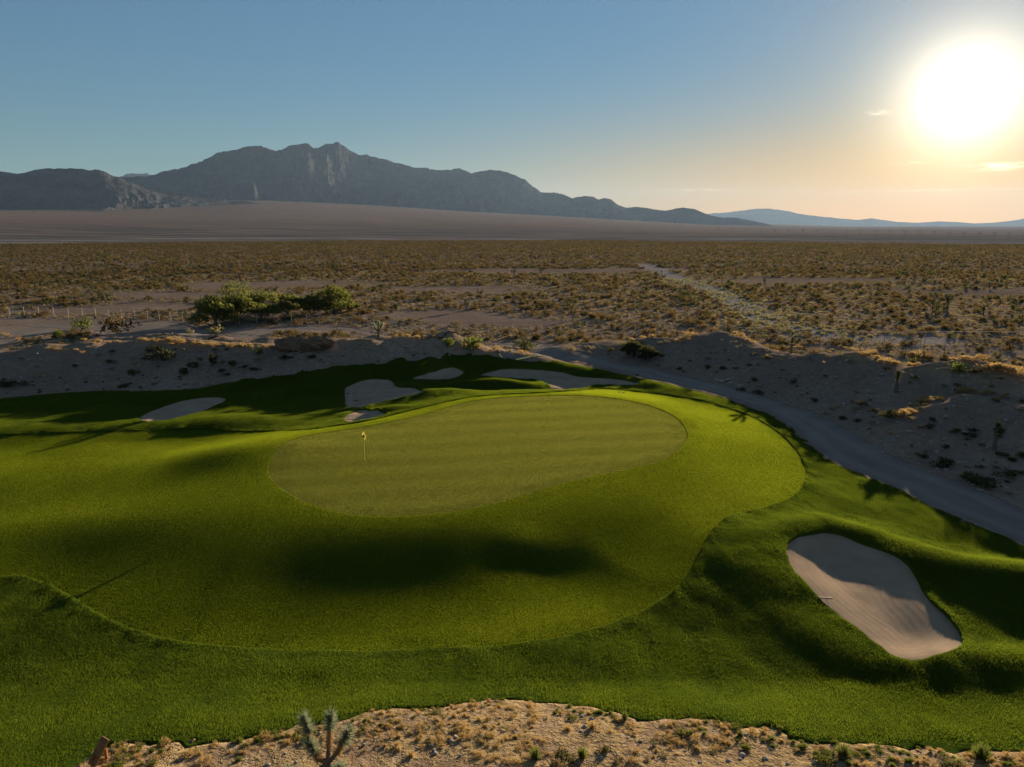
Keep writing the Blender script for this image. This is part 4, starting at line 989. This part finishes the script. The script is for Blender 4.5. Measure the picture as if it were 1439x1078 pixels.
def build_plain():
    parts = []
    for (n, r0, r1, s0, s1, kind, far_, thr) in [(10000, 104, 340, .6, 1.7, 'creo', False, -0.52), (90000, 300, 1150, .6, 1.8, 'creo', True, -0.55), (30000, 100, 300, .3, .85, 'sage', False, -0.75), (15000, 100, 320, .25, .7, 'straw', False, -0.5), (30000, 280, 700, .5, 1.1, 'sage', True, -0.6)]:
        x, y = plain_pts(n, r0, r1)
        k = (bare(x, y) > thr+0.12*rs.randn(n)) & free(x, y) & (H_smooth(x, y) > -12); x, y = x[k], y[k]
        s = s0+(s1-s0)*rs.rand(len(x))**1.6
        wd = np.full(len(x), 1e3); w_ = np.array([P(905, 372, 0), P(950, 390, 0), P(1010, 412, 0), P(1050, 432, 0), P(1090, 455, 0), P(1180, 474, 0), P(1300, 479, 0)])
        for a_, b_ in zip(w_[:-1], w_[1:]):
            e_ = b_-a_; t_ = np.clip(((x-a_[0])*e_[0]+(y-a_[1])*e_[1])/(e_@e_), 0, 1); wd = np.minimum(wd, np.hypot(x-a_[0]-t_*e_[0], y-a_[1]-t_*e_[1]))
        k = wd > 4.0; x, y, s = x[k], y[k], s[k]
        parts.append((x, y, s, kind, far_))
    # greener wash of pale shrubs running diagonally toward the right banks
    a = [P(940, 392, 0), P(1010, 412, 0), P(1050, 432, 0), P(1090, 455, 0), P(1180, 476, 0)]; n = 700; t = rs.rand(n)*3.999; i = t.astype(int); f = (t-i)[:, None]; a = np.array(a)
    q = a[i]*(1-f)+a[i+1]*f+rs.randn(n, 2)*np.array([6, 3.0]); parts.append((q[:, 0], q[:, 1], .5+.7*rs.rand(n), 'wash', False))
    return parts
P_ = build_plain()
X_ = np.concatenate([p[0] for p in P_]); Y_ = np.concatenate([p[1] for p in P_]); S_ = np.concatenate([p[2] for p in P_])
K_ = np.concatenate([[i]*len(p[0]) for i, p in enumerate(P_)]); Z_ = H(X_, Y_)
ppx = CX+FPX*X_/(Y_*cp+(CAM_Z-Z_)*sp); vis = (ppx > 2) & (ppx < 1437); size = S_/np.hypot(X_, Y_)*vis
own = np.zeros(len(X_), bool)
for kinds, nm, ms, lab, grp, cnt in [((0,), 'creosote_bush', creo, 'olive brown creosote bush on the plain beyond the fence', 'creosote bushes on the plain', 300), ((2, 5), 'pale_shrub', sage, 'low pale shrub on the plain beyond the banks', 'pale shrubs on the plain', 300)]:
    idx_ = np.where(np.isin(K_, kinds))[0]; idx_ = idx_[np.argsort(-size[idx_])][:cnt]; own[idx_] = True
    for j in idx_:
        s = S_[j]; put(nm, ms[j % len(ms)], (X_[j], Y_[j], Z_[j]), (s*1.1, s*1.1, s), float(rs.rand()*6.28), lab, 'bush' if nm[0] == 'c' else 'shrub', grp)
washm = leaf_mat('wash_shrub_leaves', (0.17, 0.17, 0.08), (0.30, 0.29, 0.14), (0.40, 0.38, 0.14)); wash_me = [bush_mesh('wash_shrub', washm, 90, .5, .45, .06, 120+i) for i in range(2)]
dark_far = [bush_mesh('dark_bush_far', M['dark_bush'], 50, 0.5, 0.7, 0.11, 30+i, lumps=5) for i in range(2)]
protos = creo+creo_far+sage+sage_far+wash_me+dark_far+[bush_mesh('straw_far', M['straw'], 60, 0.5, 0.45, 0.07, 130+i, lumps=5) for i in range(2)]      # 5 + 5 + 4 + 3 + 2 + 2
st = {0: (0, 5), 1: (5, 5), 2: (10, 4), 3: (21, 2), 4: (14, 3), 5: (17, 2)}
rest = np.where(~own)[0]; pk = np.array([st[k][0]+rs.randint(0, st[k][1]) for k in K_[rest]]); s = S_[rest]
dk = np.isin(K_[rest], (0, 1)) & (rs.rand(len(rest)) < 0.16); pk[dk] = 19+rs.randint(0, 2, dk.sum()); s = np.where(dk, s*1.15, s)
e = np.zeros((len(rest), 3)); e[:, 2] = rs.rand(len(rest))*6.28
scatter('desert_scrub', 'thousands of olive and straw coloured shrubs covering the desert plain', protos, np.column_stack([X_[rest], Y_[rest], Z_[rest]-0.02]), e, np.column_stack([s*1.1, s*1.1, s]), pk)
print('plain shrubs', len(X_))

# straw and twiggy litter of the dirt strip and the banks
def litter(name, label, protos, n, box, smin, smax, seed, cond):
    rr = np.random.RandomState(seed); x = rr.uniform(box[0], box[2], n); y = rr.uniform(box[1], box[3], n)
    k = (sdf(grass_poly, x, y)+rag(x, y, 9) > 0.15) & (sdf(road_poly, x, y) > 0.3) & (sdf(rear_road_poly, x, y) > 0.5) & cond(x, y); x, y = x[k], y[k]; n = len(x)
    s = smin+(smax-smin)*rr.rand(n)**2; e = np.zeros((n, 3)); e[:, 2] = rr.rand(n)*6.28
    scatter(name, label, protos, np.column_stack([x, y, H(x, y)-0.01]), e, np.column_stack([s, s, s*(0.5+0.5*rr.rand(n))]), rr.randint(0, len(protos), n)); print(name, n)
litter('dry_weeds', 'dry straw and twiggy weeds covering the dirt strip', straws+strawb+sage[:2], 26000, (-24, 12, 36, 34), .08, .38, 3, lambda x, y: (fbm(x/2.2, y/1.6, 3, 12) > -0.12))
litter('bank_weeds', 'sparse dry weeds dotted over the banks', straws[:2]+sage+darkb, 9000, (-88, 40, 92, 125), .12, .5, 4, lambda x, y: fbm(x/6, y/6, 3, 14) > 0.0)
litter('edge_weeds', 'ragged green weeds where the rough meets the dirt', greent+weed[:1]+straws[:1], 60000, (-26, 14, 38, 40), .10, .34, 6, lambda x, y: (sdf(grass_poly, x, y)+rag(x, y, 9) < 1.5*rs.rand(len(x))**2+0.3) & (fbm(x/1.5, y/1.5, 3, 15) > -0.05))

# the pile of dug soil behind the left bank
bm = bmesh.new(); bmesh.ops.create_icosphere(bm, subdivisions=5, radius=1.0)
co = np.array([tuple(v.co) for v in bm.verts]); k = 1+0.45*fbm(co[:, 0]*2+co[:, 2], co[:, 1]*2-co[:, 2], 5, 71)+0.12*fbm(co[:, 0]*9+co[:, 2]*5, co[:, 1]*9, 3, 72)
for v, q in zip(bm.verts, co*k[:, None]): v.co = q
pme = bpy.data.meshes.new('dirt_pile'); bm.to_mesh(pme); bm.free()
g = G('dug_soil'); pn = g.noise(g.pos(), 2.2, 5, 0.7); pme.materials.append(g.end(g.diffuse(g.ramp(pn, [(0.35, (0.13, 0.085, 0.055)), (0.65, (0.26, 0.175, 0.115))]), g.bump(pn, 1.0, 0.15))))
pp = ground(425, 484); put('dirt_pile', pme, pp, (3.4, 1.7, 1.15), 0.1, 'dark brown heap of dug soil on the left bank below the trees', 'dirt pile', sinkz=0.2)
# ------------------------------------------------------------------ made things and trees
def tube(bm, a, b, r0, r1=None, n=8, cap=True):
    a = Vector(a); b = Vector(b); r1 = r0 if r1 is None else r1; d = (b-a).normalized()
    u = d.orthogonal().normalized(); v = d.cross(u); A = []; B = []
    for i in range(n):
        t = 2*math.pi*i/n; w = u*math.cos(t)+v*math.sin(t); A.append(bm.verts.new(a+w*r0)); B.append(bm.verts.new(b+w*r1))
    for i in range(n): bm.faces.new((A[i], A[(i+1) % n], B[(i+1) % n], B[i]))
    if cap: bm.faces.new(A[::-1]); bm.faces.new(B)
def box(bm, c, s, rot=None):
    m = Matrix.Translation(Vector(c)) @ (rot.to_matrix().to_4x4() if rot else Matrix()) @ Matrix.Diagonal((*s, 1))
    bmesh.ops.create_cube(bm, size=1.0, matrix=m)
def obj(name, bm, mat, parent=None, smooth=False):
    me = bpy.data.meshes.new(name); bm.normal_update(); bm.to_mesh(me); bm.free(); me.materials.append(mat)
    if smooth: me.polygons.foreach_set('use_smooth', np.ones(len(me.polygons), bool))
    o = bpy.data.objects.new(name, me); COL.objects.link(o)
    if parent is not None: o.parent = parent
    return o
def empty(name, loc, label, cat, group=None, rz=0.0):
    o = bpy.data.objects.new(name, None); COL.objects.link(o); o.location = loc; o.rotation_euler = (0, 0, rz); o.empty_display_size = 0.2
    return tag(o, label, cat, group)
def metal(name, col, rough=0.5, met=0.8):
    g = G(name); p = g.pos(); n = g.noise(p, 9, 3, 0.6)
    return g.end(g.princ(g.ramp(n, [(0.3, tuple(c*0.8 for c in col)), (0.7, col)]), rough, met))
M['galv'] = metal('galvanised_steel', (0.55, 0.48, 0.40), 0.7, 0.1)
M['wire'] = metal('fence_wire', (0.30, 0.26, 0.22), 0.8, 0.0)
M['pole_w'] = metal('painted_flagstick', (0.75, 0.70, 0.22), 0.4, 0.0)
M['dark_metal'] = metal('dark_rake_head', (0.035, 0.035, 0.04), 0.5, 0.2)
M['handle'] = metal('pale_rake_handle', (0.55, 0.50, 0.40), 0.5, 0.0)
M['white'] = metal('white_plastic', (0.75, 0.75, 0.72), 0.5, 0.0)
def wood():
    g = G('weathered_wood'); n = g.noise(g.pos((3, 3, 14)), 2.0, 5, 0.65)
    return g.end(g.princ(g.ramp(n, [(0.35, (0.16, 0.07, 0.025)), (0.65, (0.34, 0.17, 0.06))]), 0.7, 0.0, g.bump(n, 0.6, 0.01)))
M['wood'] = wood()
g = G('yellow_flag_cloth'); M['flag'] = g.end(g.shmix(0.45, g.diffuse((0.72, 0.64, 0.12)), g.transl((0.7, 0.6, 0.12))))
g = G('black_flag_print'); M['flag_black'] = g.end(g.diffuse((0.02, 0.02, 0.025)))

# --- flagstick with its drooping flag
fp = ground(513, 646)
root = empty('golf_flag', fp, 'yellow flag with dark print hanging on a thin stick on the putting green', 'golf flag')
bm = bmesh.new(); tube(bm, (0, 0, -0.05), (0, 0, 2.15), 0.013, 0.009); obj('flagstick', bm, M['pole_w'], root)
bm = bmesh.new(); rs_ = 14
prev = None
rows_ = [(2.13, 0.02, 0.03), (2.02, 0.11, 0.07), (1.90, 0.17, 0.12), (1.78, 0.15, 0.15), (1.67, 0.09, 0.10), (1.57, 0.02, 0.04)]
grid = []
for (z, wl, wr) in rows_:
    row = []
    for i in range(rs_+1):
        t = i/rs_; x = -wl+(wl+wr)*t; y = 0.05*math.sin(t*11+z*3)*min(1, (wl+wr)*3)
        row.append(bm.verts.new((x, y, z-0.05*t)))
    grid.append(row)
for a, b in zip(grid[:-1], grid[1:]):
    for i in range(rs_): bm.faces.new((a[i], a[i+1], b[i+1], b[i]))
fl = obj('flag', bm, M['flag'], root, True)
bm = bmesh.new()
for s in (-1, 1):
    for (x0, z0, x1, z1) in [(-0.06, 1.93, 0.05, 1.84), (-0.10, 1.84, 0.0, 1.75), (0.02, 1.80, 0.11, 1.72), (-0.04, 1.74, 0.05, 1.66)]:
        q = [bm.verts.new((x, s*0.058+0.0, z)) for x, z in ((x0, z0), (x1, z0+0.01), (x1, z1), (x0, z1-0.01))]
        bm.faces.new(q if s < 0 else q[::-1])
obj('flag_print', bm, M['flag_black'], fl)
bm = bmesh.new()
for k in range(16):
    a0, a1 = 2*math.pi*k/16, 2*math.pi*(k+1)/16
    bm.faces.new([bm.verts.new((r*math.cos(a), r*math.sin(a), 0.012)) for r, a in ((0.054, a0), (0.062, a0), (0.062, a1), (0.054, a1))])
obj('cup_rim', bm, M['white'], root)

# --- bunker rakes
def rake(px0, py0, px1, py1, label, length=1.7, head=0.6, hm_=None, on=H):
    """head at the first pixel, butt of the handle toward the second"""
    a = ground(px0, py0); b = ground(px1, py1); d = Vector((b.x-a.x, b.y-a.y, 0)).normalized(); e = Vector((-d.y, d.x, 0))
    root = empty('bunker_rake', a, label, 'rake', 'rakes lying in the bunkers')
    end = d*length; z1 = H1(a.x+end.x, a.y+end.y)-a.z
    bm = bmesh.new(); tube(bm, (0, 0, 0.04), (end.x, end.y, max(z1, -0.3)+0.03), 0.018, 0.018, 7); obj('handle', bm, hm_ or M['handle'], root)
    bm = bmesh.new(); tube(bm, e*(-head/2)+Vector((0, 0, 0.07)), e*(head/2)+Vector((0, 0, 0.07)), 0.028, 0.028, 6)
    for k in range(13):
        c = e*(head*(k/12-0.5))+Vector((0, 0, 0.07)); tube(bm, c, c+Vector((0, 0, -0.1))-d*0.02, 0.012, 0.006, 5)
    obj('head', bm, M['dark_metal'], root); return root
rake(1160, 842, 1171, 860, 'rake with dark head and pale handle at the left rim of the largest bunker', 0.9, 0.62)
rake(780, 546.5, 774, 541, 'dark rake in the lit corner of the long bunker', 1.3, 0.8)
rake(489, 553.5, 505, 553.5, 'dark rake at the left side of the heart shaped bunker', 0.9, 0.7, M['dark_metal'])
rake(500, 563.5, 506, 569, 'dark rake on the sunlit sand of the heart shaped bunker', 1.4, 0.5, M['dark_metal'])
rake(491, 590.5, 488, 585, 'dark rake on the sunlit left end of the small bunker', 1.3, 0.8, M['dark_metal'])
rake(892, 540.5, 897, 538.5, 'pale rake in the right tip of the long bunker', 1.0, 0.5, M['white'])

# --- sprinkler heads on the fairway behind the green
for (px, py, l) in [(870, 551.5, 'left one of two dark sprinkler lids behind the putting green'), (876, 552.5, 'right one of two dark sprinkler lids behind the putting green')]:
    p = ground(px, py); bm = bmesh.new(); tube(bm, (0, 0, -0.05), (0, 0, 0.07), 0.16, 0.15, 14)
    o = obj('sprinkler_lid', bm, M['dark_metal']); o.location = p; tag(o, l, 'sprinkler lid', 'sprinkler lids')

# --- wooden board at the bottom left
wp = ground(141, 1072)
root = empty('wooden_sign', wp, 'brown wooden board on a short post at the bottom left corner of the rough', 'sign')
rot = Quaternion((0, 0, 1), R(-30)) @ Quaternion((1, 0, 0), R(50))
bm = bmesh.new(); box(bm, (0, 0, 0.42), (0.36, 0.8, 0.07), rot); bmesh.ops.bevel(bm, geom=[e for e in bm.edges], offset=0.012, segments=1, affect='EDGES'); obj('board', bm, M['wood'], root)
for s in (-1, 1):
    bm = bmesh.new(); box(bm, (0.12*s, 0.16*s, 0.14), (0.08, 0.08, 0.5)); obj('post', bm, M['wood'], root)

# --- wire fence along the desert
FENCE_PX = [(-170,443),(-80,444),(0,444.5),(49,445),(99,445.5),(135,446.5),(171,448),(206,449.5),(240,452),(282,455),(322,456.5),(345,456.5),(366,456),(406,455.5),(430,456),(471,459.6),(518,461.5),(563,466.5),(590,468.5),(638,469.5),(711,469.5),(761,468.5),(815,467.5),(880,469.5),(940,472.5),(1000,475.5),(1100,480),(1215,484),(1300,484.5),(1408,484.5),(1500,485),(1640,486)]
pts = [P(x, y, 0.0) for x, y in FENCE_PX]; pts = spline(pts, 12, closed=False)
seg = np.r_[0, np.cumsum(np.hypot(*np.diff(pts, axis=0).T))]; step = 3.15; n = int(seg[-1]/step)+1
fx = np.interp(np.arange(n)*step, seg, pts[:, 0]); fy = np.interp(np.arange(n)*step, seg, pts[:, 1])
fz = np.minimum(H(fx, fy), 1.2)
origin = Vector((fx[n//2], fy[n//2], fz[n//2]))
fence = empty('wire_fence', origin, 'long wire fence on thin steel posts between the banks and the shrub desert', 'fence')
bm = bmesh.new(); tube(bm, (0, 0, -0.3), (0, 0, 2.0), 0.06, 0.06, 6); pm = bpy.data.meshes.new('post'); bm.to_mesh(pm); bm.free(); pm.materials.append(M['galv'])
vis_ = [(i, abs(fx[i])) for i in range(n)]; vis_.sort(key=lambda t: t[1]); own_ = set(i for i, _ in vis_[:99])
for i in sorted(own_):
    o = bpy.data.objects.new('post', pm); COL.objects.link(o); o.parent = fence; o.location = Vector((fx[i], fy[i], fz[i]))-origin
bm = bmesh.new()
for i in range(n):
    if i not in own_: tube(bm, Vector((fx[i], fy[i], fz[i]-0.3))-origin, Vector((fx[i], fy[i], fz[i]+2.0))-origin, 0.045, 0.045, 6)
if len(bm.verts): o = obj('far_posts', bm, M['galv'], fence); o['kind'] = 'stuff'
else: bm.free()
bm = bmesh.new()
for i in range(n-1):
    a = Vector((fx[i], fy[i], fz[i]))-origin; b = Vector((fx[i+1], fy[i+1], fz[i+1]))-origin
    tube(bm, a+Vector((0, 0, 1.98)), b+Vector((0, 0, 1.98)), 0.035, 0.035, 4, False)
    for h in (0.1, 0.7, 1.35): tube(bm, a+Vector((0, 0, h)), b+Vector((0, 0, h)), 0.006, 0.006, 3, False)
    m = 22
    for k in range(m):                                # diamond mesh, one wire each way
        for s in (0, 1):
            t0 = (k+0.0)/m; t1 = min(1.0, t0+0.55); 
            if t0+0.55 > 1: continue
            z0, z1 = (0.05, 1.95) if s else (1.95, 0.05)
            tube(bm, a.lerp(b, t0)+Vector((0, 0, z0)), a.lerp(b, t1)+Vector((0, 0, z1)), 0.0035, 0.0035, 3, False)
obj('wire_mesh', bm, M['wire'], fence)

# --- leafy trees by the fence
def tree(px, py, w_px, h_px, label, seed, lobes=9, mat=None, nm='mesquite_tree', cat='tree', grp='leafy trees by the fence', leaf=0.13, n=5200, z0=0.0):
    p2 = P(px, py, z0); z = float(H([p2[0]], [p2[1]])[0]); p = Vector((p2[0], p2[1], z)); W_ = wpx(w_px, p); Hh = wpx(h_px, p)*1.03
    root = empty(nm, p, label, cat, grp); rs = np.random.RandomState(seed)
    bm = bmesh.new(); L_ = []
    for k in range(lobes):
        a = 2*math.pi*k/lobes+rs.rand()*0.8; rr = W_*0.5*(0.25+0.5*rs.rand()); L_.append((rr*math.cos(a), rr*math.sin(a), Hh*(0.16+0.52*rs.rand())))
    L_.append((0, 0, Hh*0.72)); L_ = np.array(L_)
    for k, q in enumerate(L_[::2]):
        m1 = Vector((q[0]*0.35, q[1]*0.35, q[2]*0.45)); tube(bm, (rs.randn()*0.1, rs.randn()*0.1, -0.1), m1, 0.16, 0.11, 7); tube(bm, m1, Vector(q), 0.11, 0.03, 6)
    obj('trunk', bm, M['bark'], root)
    k = rs.randint(0, len(L_), n); d = unit(rs.randn(n, 3)); d[:, 2] = np.abs(d[:, 2])*0.9+d[:, 2]*0.1
    sz = (0.20+0.10*rs.rand(len(L_)))[k][:, None]; sub = fbm(d[:, 0]*2.2+k*3, d[:, 1]*2.2+d[:, 2]*2, 3, seed)
    rad = (0.66+0.30*rs.rand(n)+0.55*sub)[:, None]
    c = L_[k]+d*rad*np.array([W_, W_, Hh*1.2])*sz; c[:, 2] = np.maximum(c[:, 2], 0.15)
    v = unit(d*0.6+rs.randn(n, 3)*0.6+np.array([0, 0, 0.3]))*leaf*(0.6+0.9*rs.rand(n))[:, None]; u = unit(np.cross(v, rs.randn(n, 3)))*leaf*(0.45+0.5*rs.rand(n))[:, None]
    me = quads('crown', c, u, v, mat or M['tree_leaf'], 0.55); o = bpy.data.objects.new('crown', me); COL.objects.link(o); o.parent = root
    return root
tree(303, 459, 66, 46, 'dark green tree at the left end of the tree clump, in front of the fence', 1, 8)
tree(334, 453, 92, 54, 'tallest rounded tree in the clump by the fence', 2, 13, n=9000)
tree(368, 450, 54, 38, 'yellow green tree right of the tallest one', 3, 8)
tree(404, 444, 50, 30, 'low rounded tree in the middle of the clump', 4, 8)
tree(438, 443, 46, 28, 'small dark tree left of the right end tree', 5, 7)
tree(470, 441, 56, 40, 'green tree at the right end of the clump', 6, 9)
tree(493, 438, 24, 16, 'small low tree just right of the right end tree', 7, 6, n=2500)
tree(887, 509, 34, 22, 'tall dark olive bush beside the bend of the gravel road, left half', 8, 6, M['dark_bush'], 'tall_bush', 'bush', 'tall bushes by the road bend', 0.08, 3000, 0.2)
tree(909, 513, 34, 20, 'tall dark olive bush beside the bend of the gravel road, right half', 9, 6, M['dark_bush'], 'tall_bush', 'bush', 'tall bushes by the road bend', 0.08, 3000, 0.2)

# --- joshua trees: arms in thatch, ending in balls of stiff blades
def rosette(c, d, r, n, rs, w=0.02):
    """blades radiating from an arm's end and along its last stretch"""
    C0, U0, V0 = [], [], []
    for i in range(n):
        t = rs.rand(); base = c-d*(r*1.5*t)
        out = Vector(rs.randn(3)); out = out-d*out.dot(d); out.normalize()
        v = (out*(0.75+0.25*t)+d*(1.15-1.25*t)).normalized()*r*(0.7+0.4*rs.rand())/2
        u = v.cross(Vector(rs.randn(3))).normalized()*w
        C0.append(base+v); U0.append(u); V0.append(v)
    return C0, U0, V0
def joshua(name, loc, arms, label, group=None, r=0.28, blades=170, trunk_r=0.13, mat='yucca', seed=1, parts=True, fork=(0, 0, 0.6), w=0.012, thatch=90):
    rs = np.random.RandomState(seed); root = empty(name, loc, label, 'joshua tree' if name == 'joshua_tree' else 'yucca', group)
    F = Vector(fork); bm = bmesh.new(); tube(bm, (0, 0, -0.2), F, trunk_r*1.25, trunk_r, 10)
    Cg, Ug, Vg, Ct, Ut, Vt = [], [], [], [], [], []
    for (mid, tip) in arms:
        mid = Vector(mid); tip = Vector(tip); tube(bm, F, mid, trunk_r*0.9, trunk_r*0.7, 8); tube(bm, mid, tip, trunk_r*0.7, trunk_r*0.5, 8)
        d = (tip-mid).normalized(); a = rosette(tip+d*r*0.35, d, r, blades, rs, w); Cg += a[0]; Ug += a[1]; Vg += a[2]
        for i in range(thatch):                         # dead leaves folded back down the arm
            t = rs.rand()*0.9; base = mid.lerp(tip-d*r*0.9, t); out = Vector(rs.randn(3)); out = (out-d*out.dot(d)).normalized()
            v = (out*0.75-d*0.6).normalized()*r*0.62*(0.6+0.6*rs.rand())/2; u = v.cross(Vector(rs.randn(3))).normalized()*w
            Ct.append(base+v); Ut.append(u); Vt.append(v)
    obj('trunk', bm, M['bark'], root)
    for nm, a, mt in (('leaves', (Cg, Ug, Vg), mat), ('dead_leaves', (Ct, Ut, Vt), 'thatch')):
        if not a[0]: continue
        me = quads(nm, *[np.array([tuple(q) for q in k]) for k in a], M[mt], 0.15); o = bpy.data.objects.new(nm, me); COL.objects.link(o); o.parent = root
    return root
jp = ground(462, 1098)
joshua('joshua_tree', jp, [((-0.28, 0.0, 0.95), (-0.62, 0.10, 1.98)), ((-0.22, -0.12, 0.88), (-0.42, -0.15, 1.38)), ((0.06, 0.05, 1.2), (0.14, 0.05, 2.10)), ((0.32, 0, 1.0), (0.62, 0.02, 1.62)), ((-0.55, -0.25, 0.35), (-0.95, -0.35, 0.62)), ((0.25, -0.2, 0.5), (0.4, -0.3, 0.7))],
       'spiky joshua tree with several upright arms at the bottom edge', r=0.30, blades=520, trunk_r=0.085, fork=(0, 0, 0.62), w=0.0095, thatch=480, seed=4)
def px_h(px, py, hpx): p = ground(px, py); return p, wpx(hpx, p)
p, h = px_h(532, 475, 21)
joshua('joshua_tree', p, [((-0.3, 0, h*.6), (-.55, 0, h*.85)), ((.25, .1, h*.6), (.5, .1, h*.9)), ((0, 0, h*.7), (.05, 0, h))], 'small branching joshua tree on the left bank crest behind the heart shaped bunker', r=.38, blades=130, fork=(0, 0, h*.45), w=.03, thatch=50, seed=6)
p, h = px_h(298, 514, 17)
joshua('yucca', p, [((0, 0, h*.45), (0, 0, h*.75)), ((.1, 0, h*.4), (.3, 0, h*.55))], 'small olive yucca on the shaded left bank', r=.5, blades=170, mat='yucca_dark', fork=(0, 0, h*.3), w=.03, thatch=60, seed=7)
p, h = px_h(1259, 549, 28)
joshua('yucca', p, [((0.02, 0, h*.6), (0.03, 0, h*.86))], 'single upright yucca on the right bank, its shadow crossing the road', r=.42, blades=200, mat='yucca_dark', fork=(0, 0, h*.4), w=.03, thatch=160, seed=8)
p, h = px_h(1397, 631, 38)
joshua('yucca', p, [((0.02, 0, h*.62), (0.05, 0, h*.86)), ((.2, 0, h*.5), (.35, 0, h*.66))], 'tall yucca with a leafy head low on the right bank', r=.40, blades=220, mat='yucca_dark', fork=(0, 0, h*.42), w=.025, thatch=140, seed=9)
p, h = px_h(1112, 494, 17)
joshua('joshua_tree', p, [((-0.4, 0, h*.6), (-.8, 0, h*.7)), ((.4, .1, h*.6), (.8, .1, h*.9)), ((0, 0, h*.7), (.05, 0, h))], 'small joshua tree on the crest between the first two right mounds', r=.36, blades=130, mat='yucca_dark', fork=(0, 0, h*.5), w=.03, thatch=40, seed=12)

# the far ones stand dark among the shrubs: three kinds copied over the plain
kinds = []
for i, arms in enumerate([[((-.5, 0, 1.8), (-1.0, .2, 2.6)), ((.4, .2, 1.9), (.9, .3, 2.5)), ((0, -.2, 2.2), (.1, -.3, 3.2))], [((0, 0, 1.6), (0.1, 0, 2.3)), ((.3, 0, 1.3), (.7, 0, 1.9))], [((-.6, .2, 2.0), (-1.3, .3, 2.6)), ((.6, 0, 2.1), (1.2, 0, 3.1)), ((.1, .4, 2.4), (.2, .6, 3.5)), ((-.2, -.4, 2.3), (-.5, -.7, 3.3))]]):
    kinds.append(joshua('joshua_tree', (0, 0, 0), arms, 'dark joshua tree standing among the shrubs of the plain', 'joshua trees on the plain', r=.75, blades=80, mat='yucca_dark', fork=(0, 0, 1.2), w=.06, thatch=16, seed=20+i, trunk_r=.16))
rr = random.Random(77); first = [True]*3; c = 0
spots = [(148, 386), (258, 388), (640, 400), (722, 389), (768, 436), (805, 450), (1285, 395), (1390, 405), (60, 410), (115, 378), (205, 378), (470, 400), (655, 437), (1090, 420), (1235, 412), (1310, 440), (930, 385), (850, 372)]
while c < 105:
    if c < len(spots): q = P(spots[c][0], spots[c][1], 0)
    else:
        r_ = 140+620*rr.random()**0.8; a_ = R(rr.uniform(-37, 37)); q = np.array([math.sin(a_)*r_, math.cos(a_)*r_])
    z = H1(q[0], q[1])
    if z > 1.5 or z < -10 or not free(np.array([q[0]]), np.array([q[1]]))[0]: c += (c < len(spots)); continue
    k = rr.choice([0, 1, 1, 2]); s = rr.uniform(.4, .85)
    if first[k]: o = kinds[k]; first[k] = False
    else:
        o = kinds[k].copy(); COL.objects.link(o)
        for ch in [ch for ch in bpy.data.objects if ch.parent == kinds[k]]:
            cc = ch.copy(); COL.objects.link(cc); cc.parent = o
    o.location = (q[0], q[1], z); o.scale = (s, s, s); o.rotation_euler = (0, 0, rr.uniform(0, 6.28)); c += 1

# --- power line across the valley
bm = bmesh.new()
for s in (-1, 1): tube(bm, (3.2*s, 0, -1), (3.2*s, 0, 25), 0.55, 0.40, 6)
pme = bpy.data.meshes.new('post_pair'); bm.to_mesh(pme); bm.free(); pme.materials.append(M['bark'])
bm = bmesh.new(); box(bm, (0, 0, 22.5), (15, 0.7, 0.8)); tube(bm, (-3.2, 0.1, 12), (3.2, 0.1, 20), 0.2, 0.2, 4); tube(bm, (3.2, -0.1, 12), (-3.2, -0.1, 20), 0.2, 0.2, 4)
cme = bpy.data.meshes.new('cross_arm'); bm.to_mesh(cme); bm.free(); cme.materials.append(M['bark'])
for k in range(24):
    px = 1010+19.5*k+(k*k)*0.05; a_ = math.atan((px-CX)/FPX/(cp+(CY-322)/FPX*sp)); r_ = 4200-70*k
    x, y = math.sin(a_)*r_, math.cos(a_)*r_; z = float(far_height(np.array([x]), np.array([y]))[0])
    root = empty('power_pole', (x, y, z), 'thin double power pole in the hazy row crossing the far valley', 'power pole', 'power poles in the far valley', a_*-1)
    for nm, me in (('post', pme), ('cross_arm', cme)):
        o = bpy.data.objects.new(nm, me); COL.objects.link(o); o.parent = root
# ------------------------------------------------------------------ the air: one box of thin even haze
HAZE = 0.000019
hm = bpy.data.materials.new('haze_air'); hm.use_nodes = True; hm.node_tree.nodes.clear()
ho = hm.node_tree.nodes.new('ShaderNodeOutputMaterial'); hv = hm.node_tree.nodes.new('ShaderNodeVolumePrincipled')
hv.inputs['Color'].default_value = (0.39, 0.59, 0.86, 1); hv.inputs['Density'].default_value = HAZE; hv.inputs['Anisotropy'].default_value = 0.24
hm.node_tree.links.new(hv.outputs[0], ho.inputs['Volume'])
bm = bmesh.new(); bmesh.ops.create_cube(bm, size=1.0); me = bpy.data.meshes.new('haze'); bm.to_mesh(me); bm.free(); me.materials.append(hm)
hz = bpy.data.objects.new('haze', me); COL.objects.link(hz); tag(hz, 'thin pale haze that turns the far mountains blue', kind='stuff')
hz.scale = (66000, 37000, 2000); hz.location = (0, 37000/2-4000, 2000/2-500)
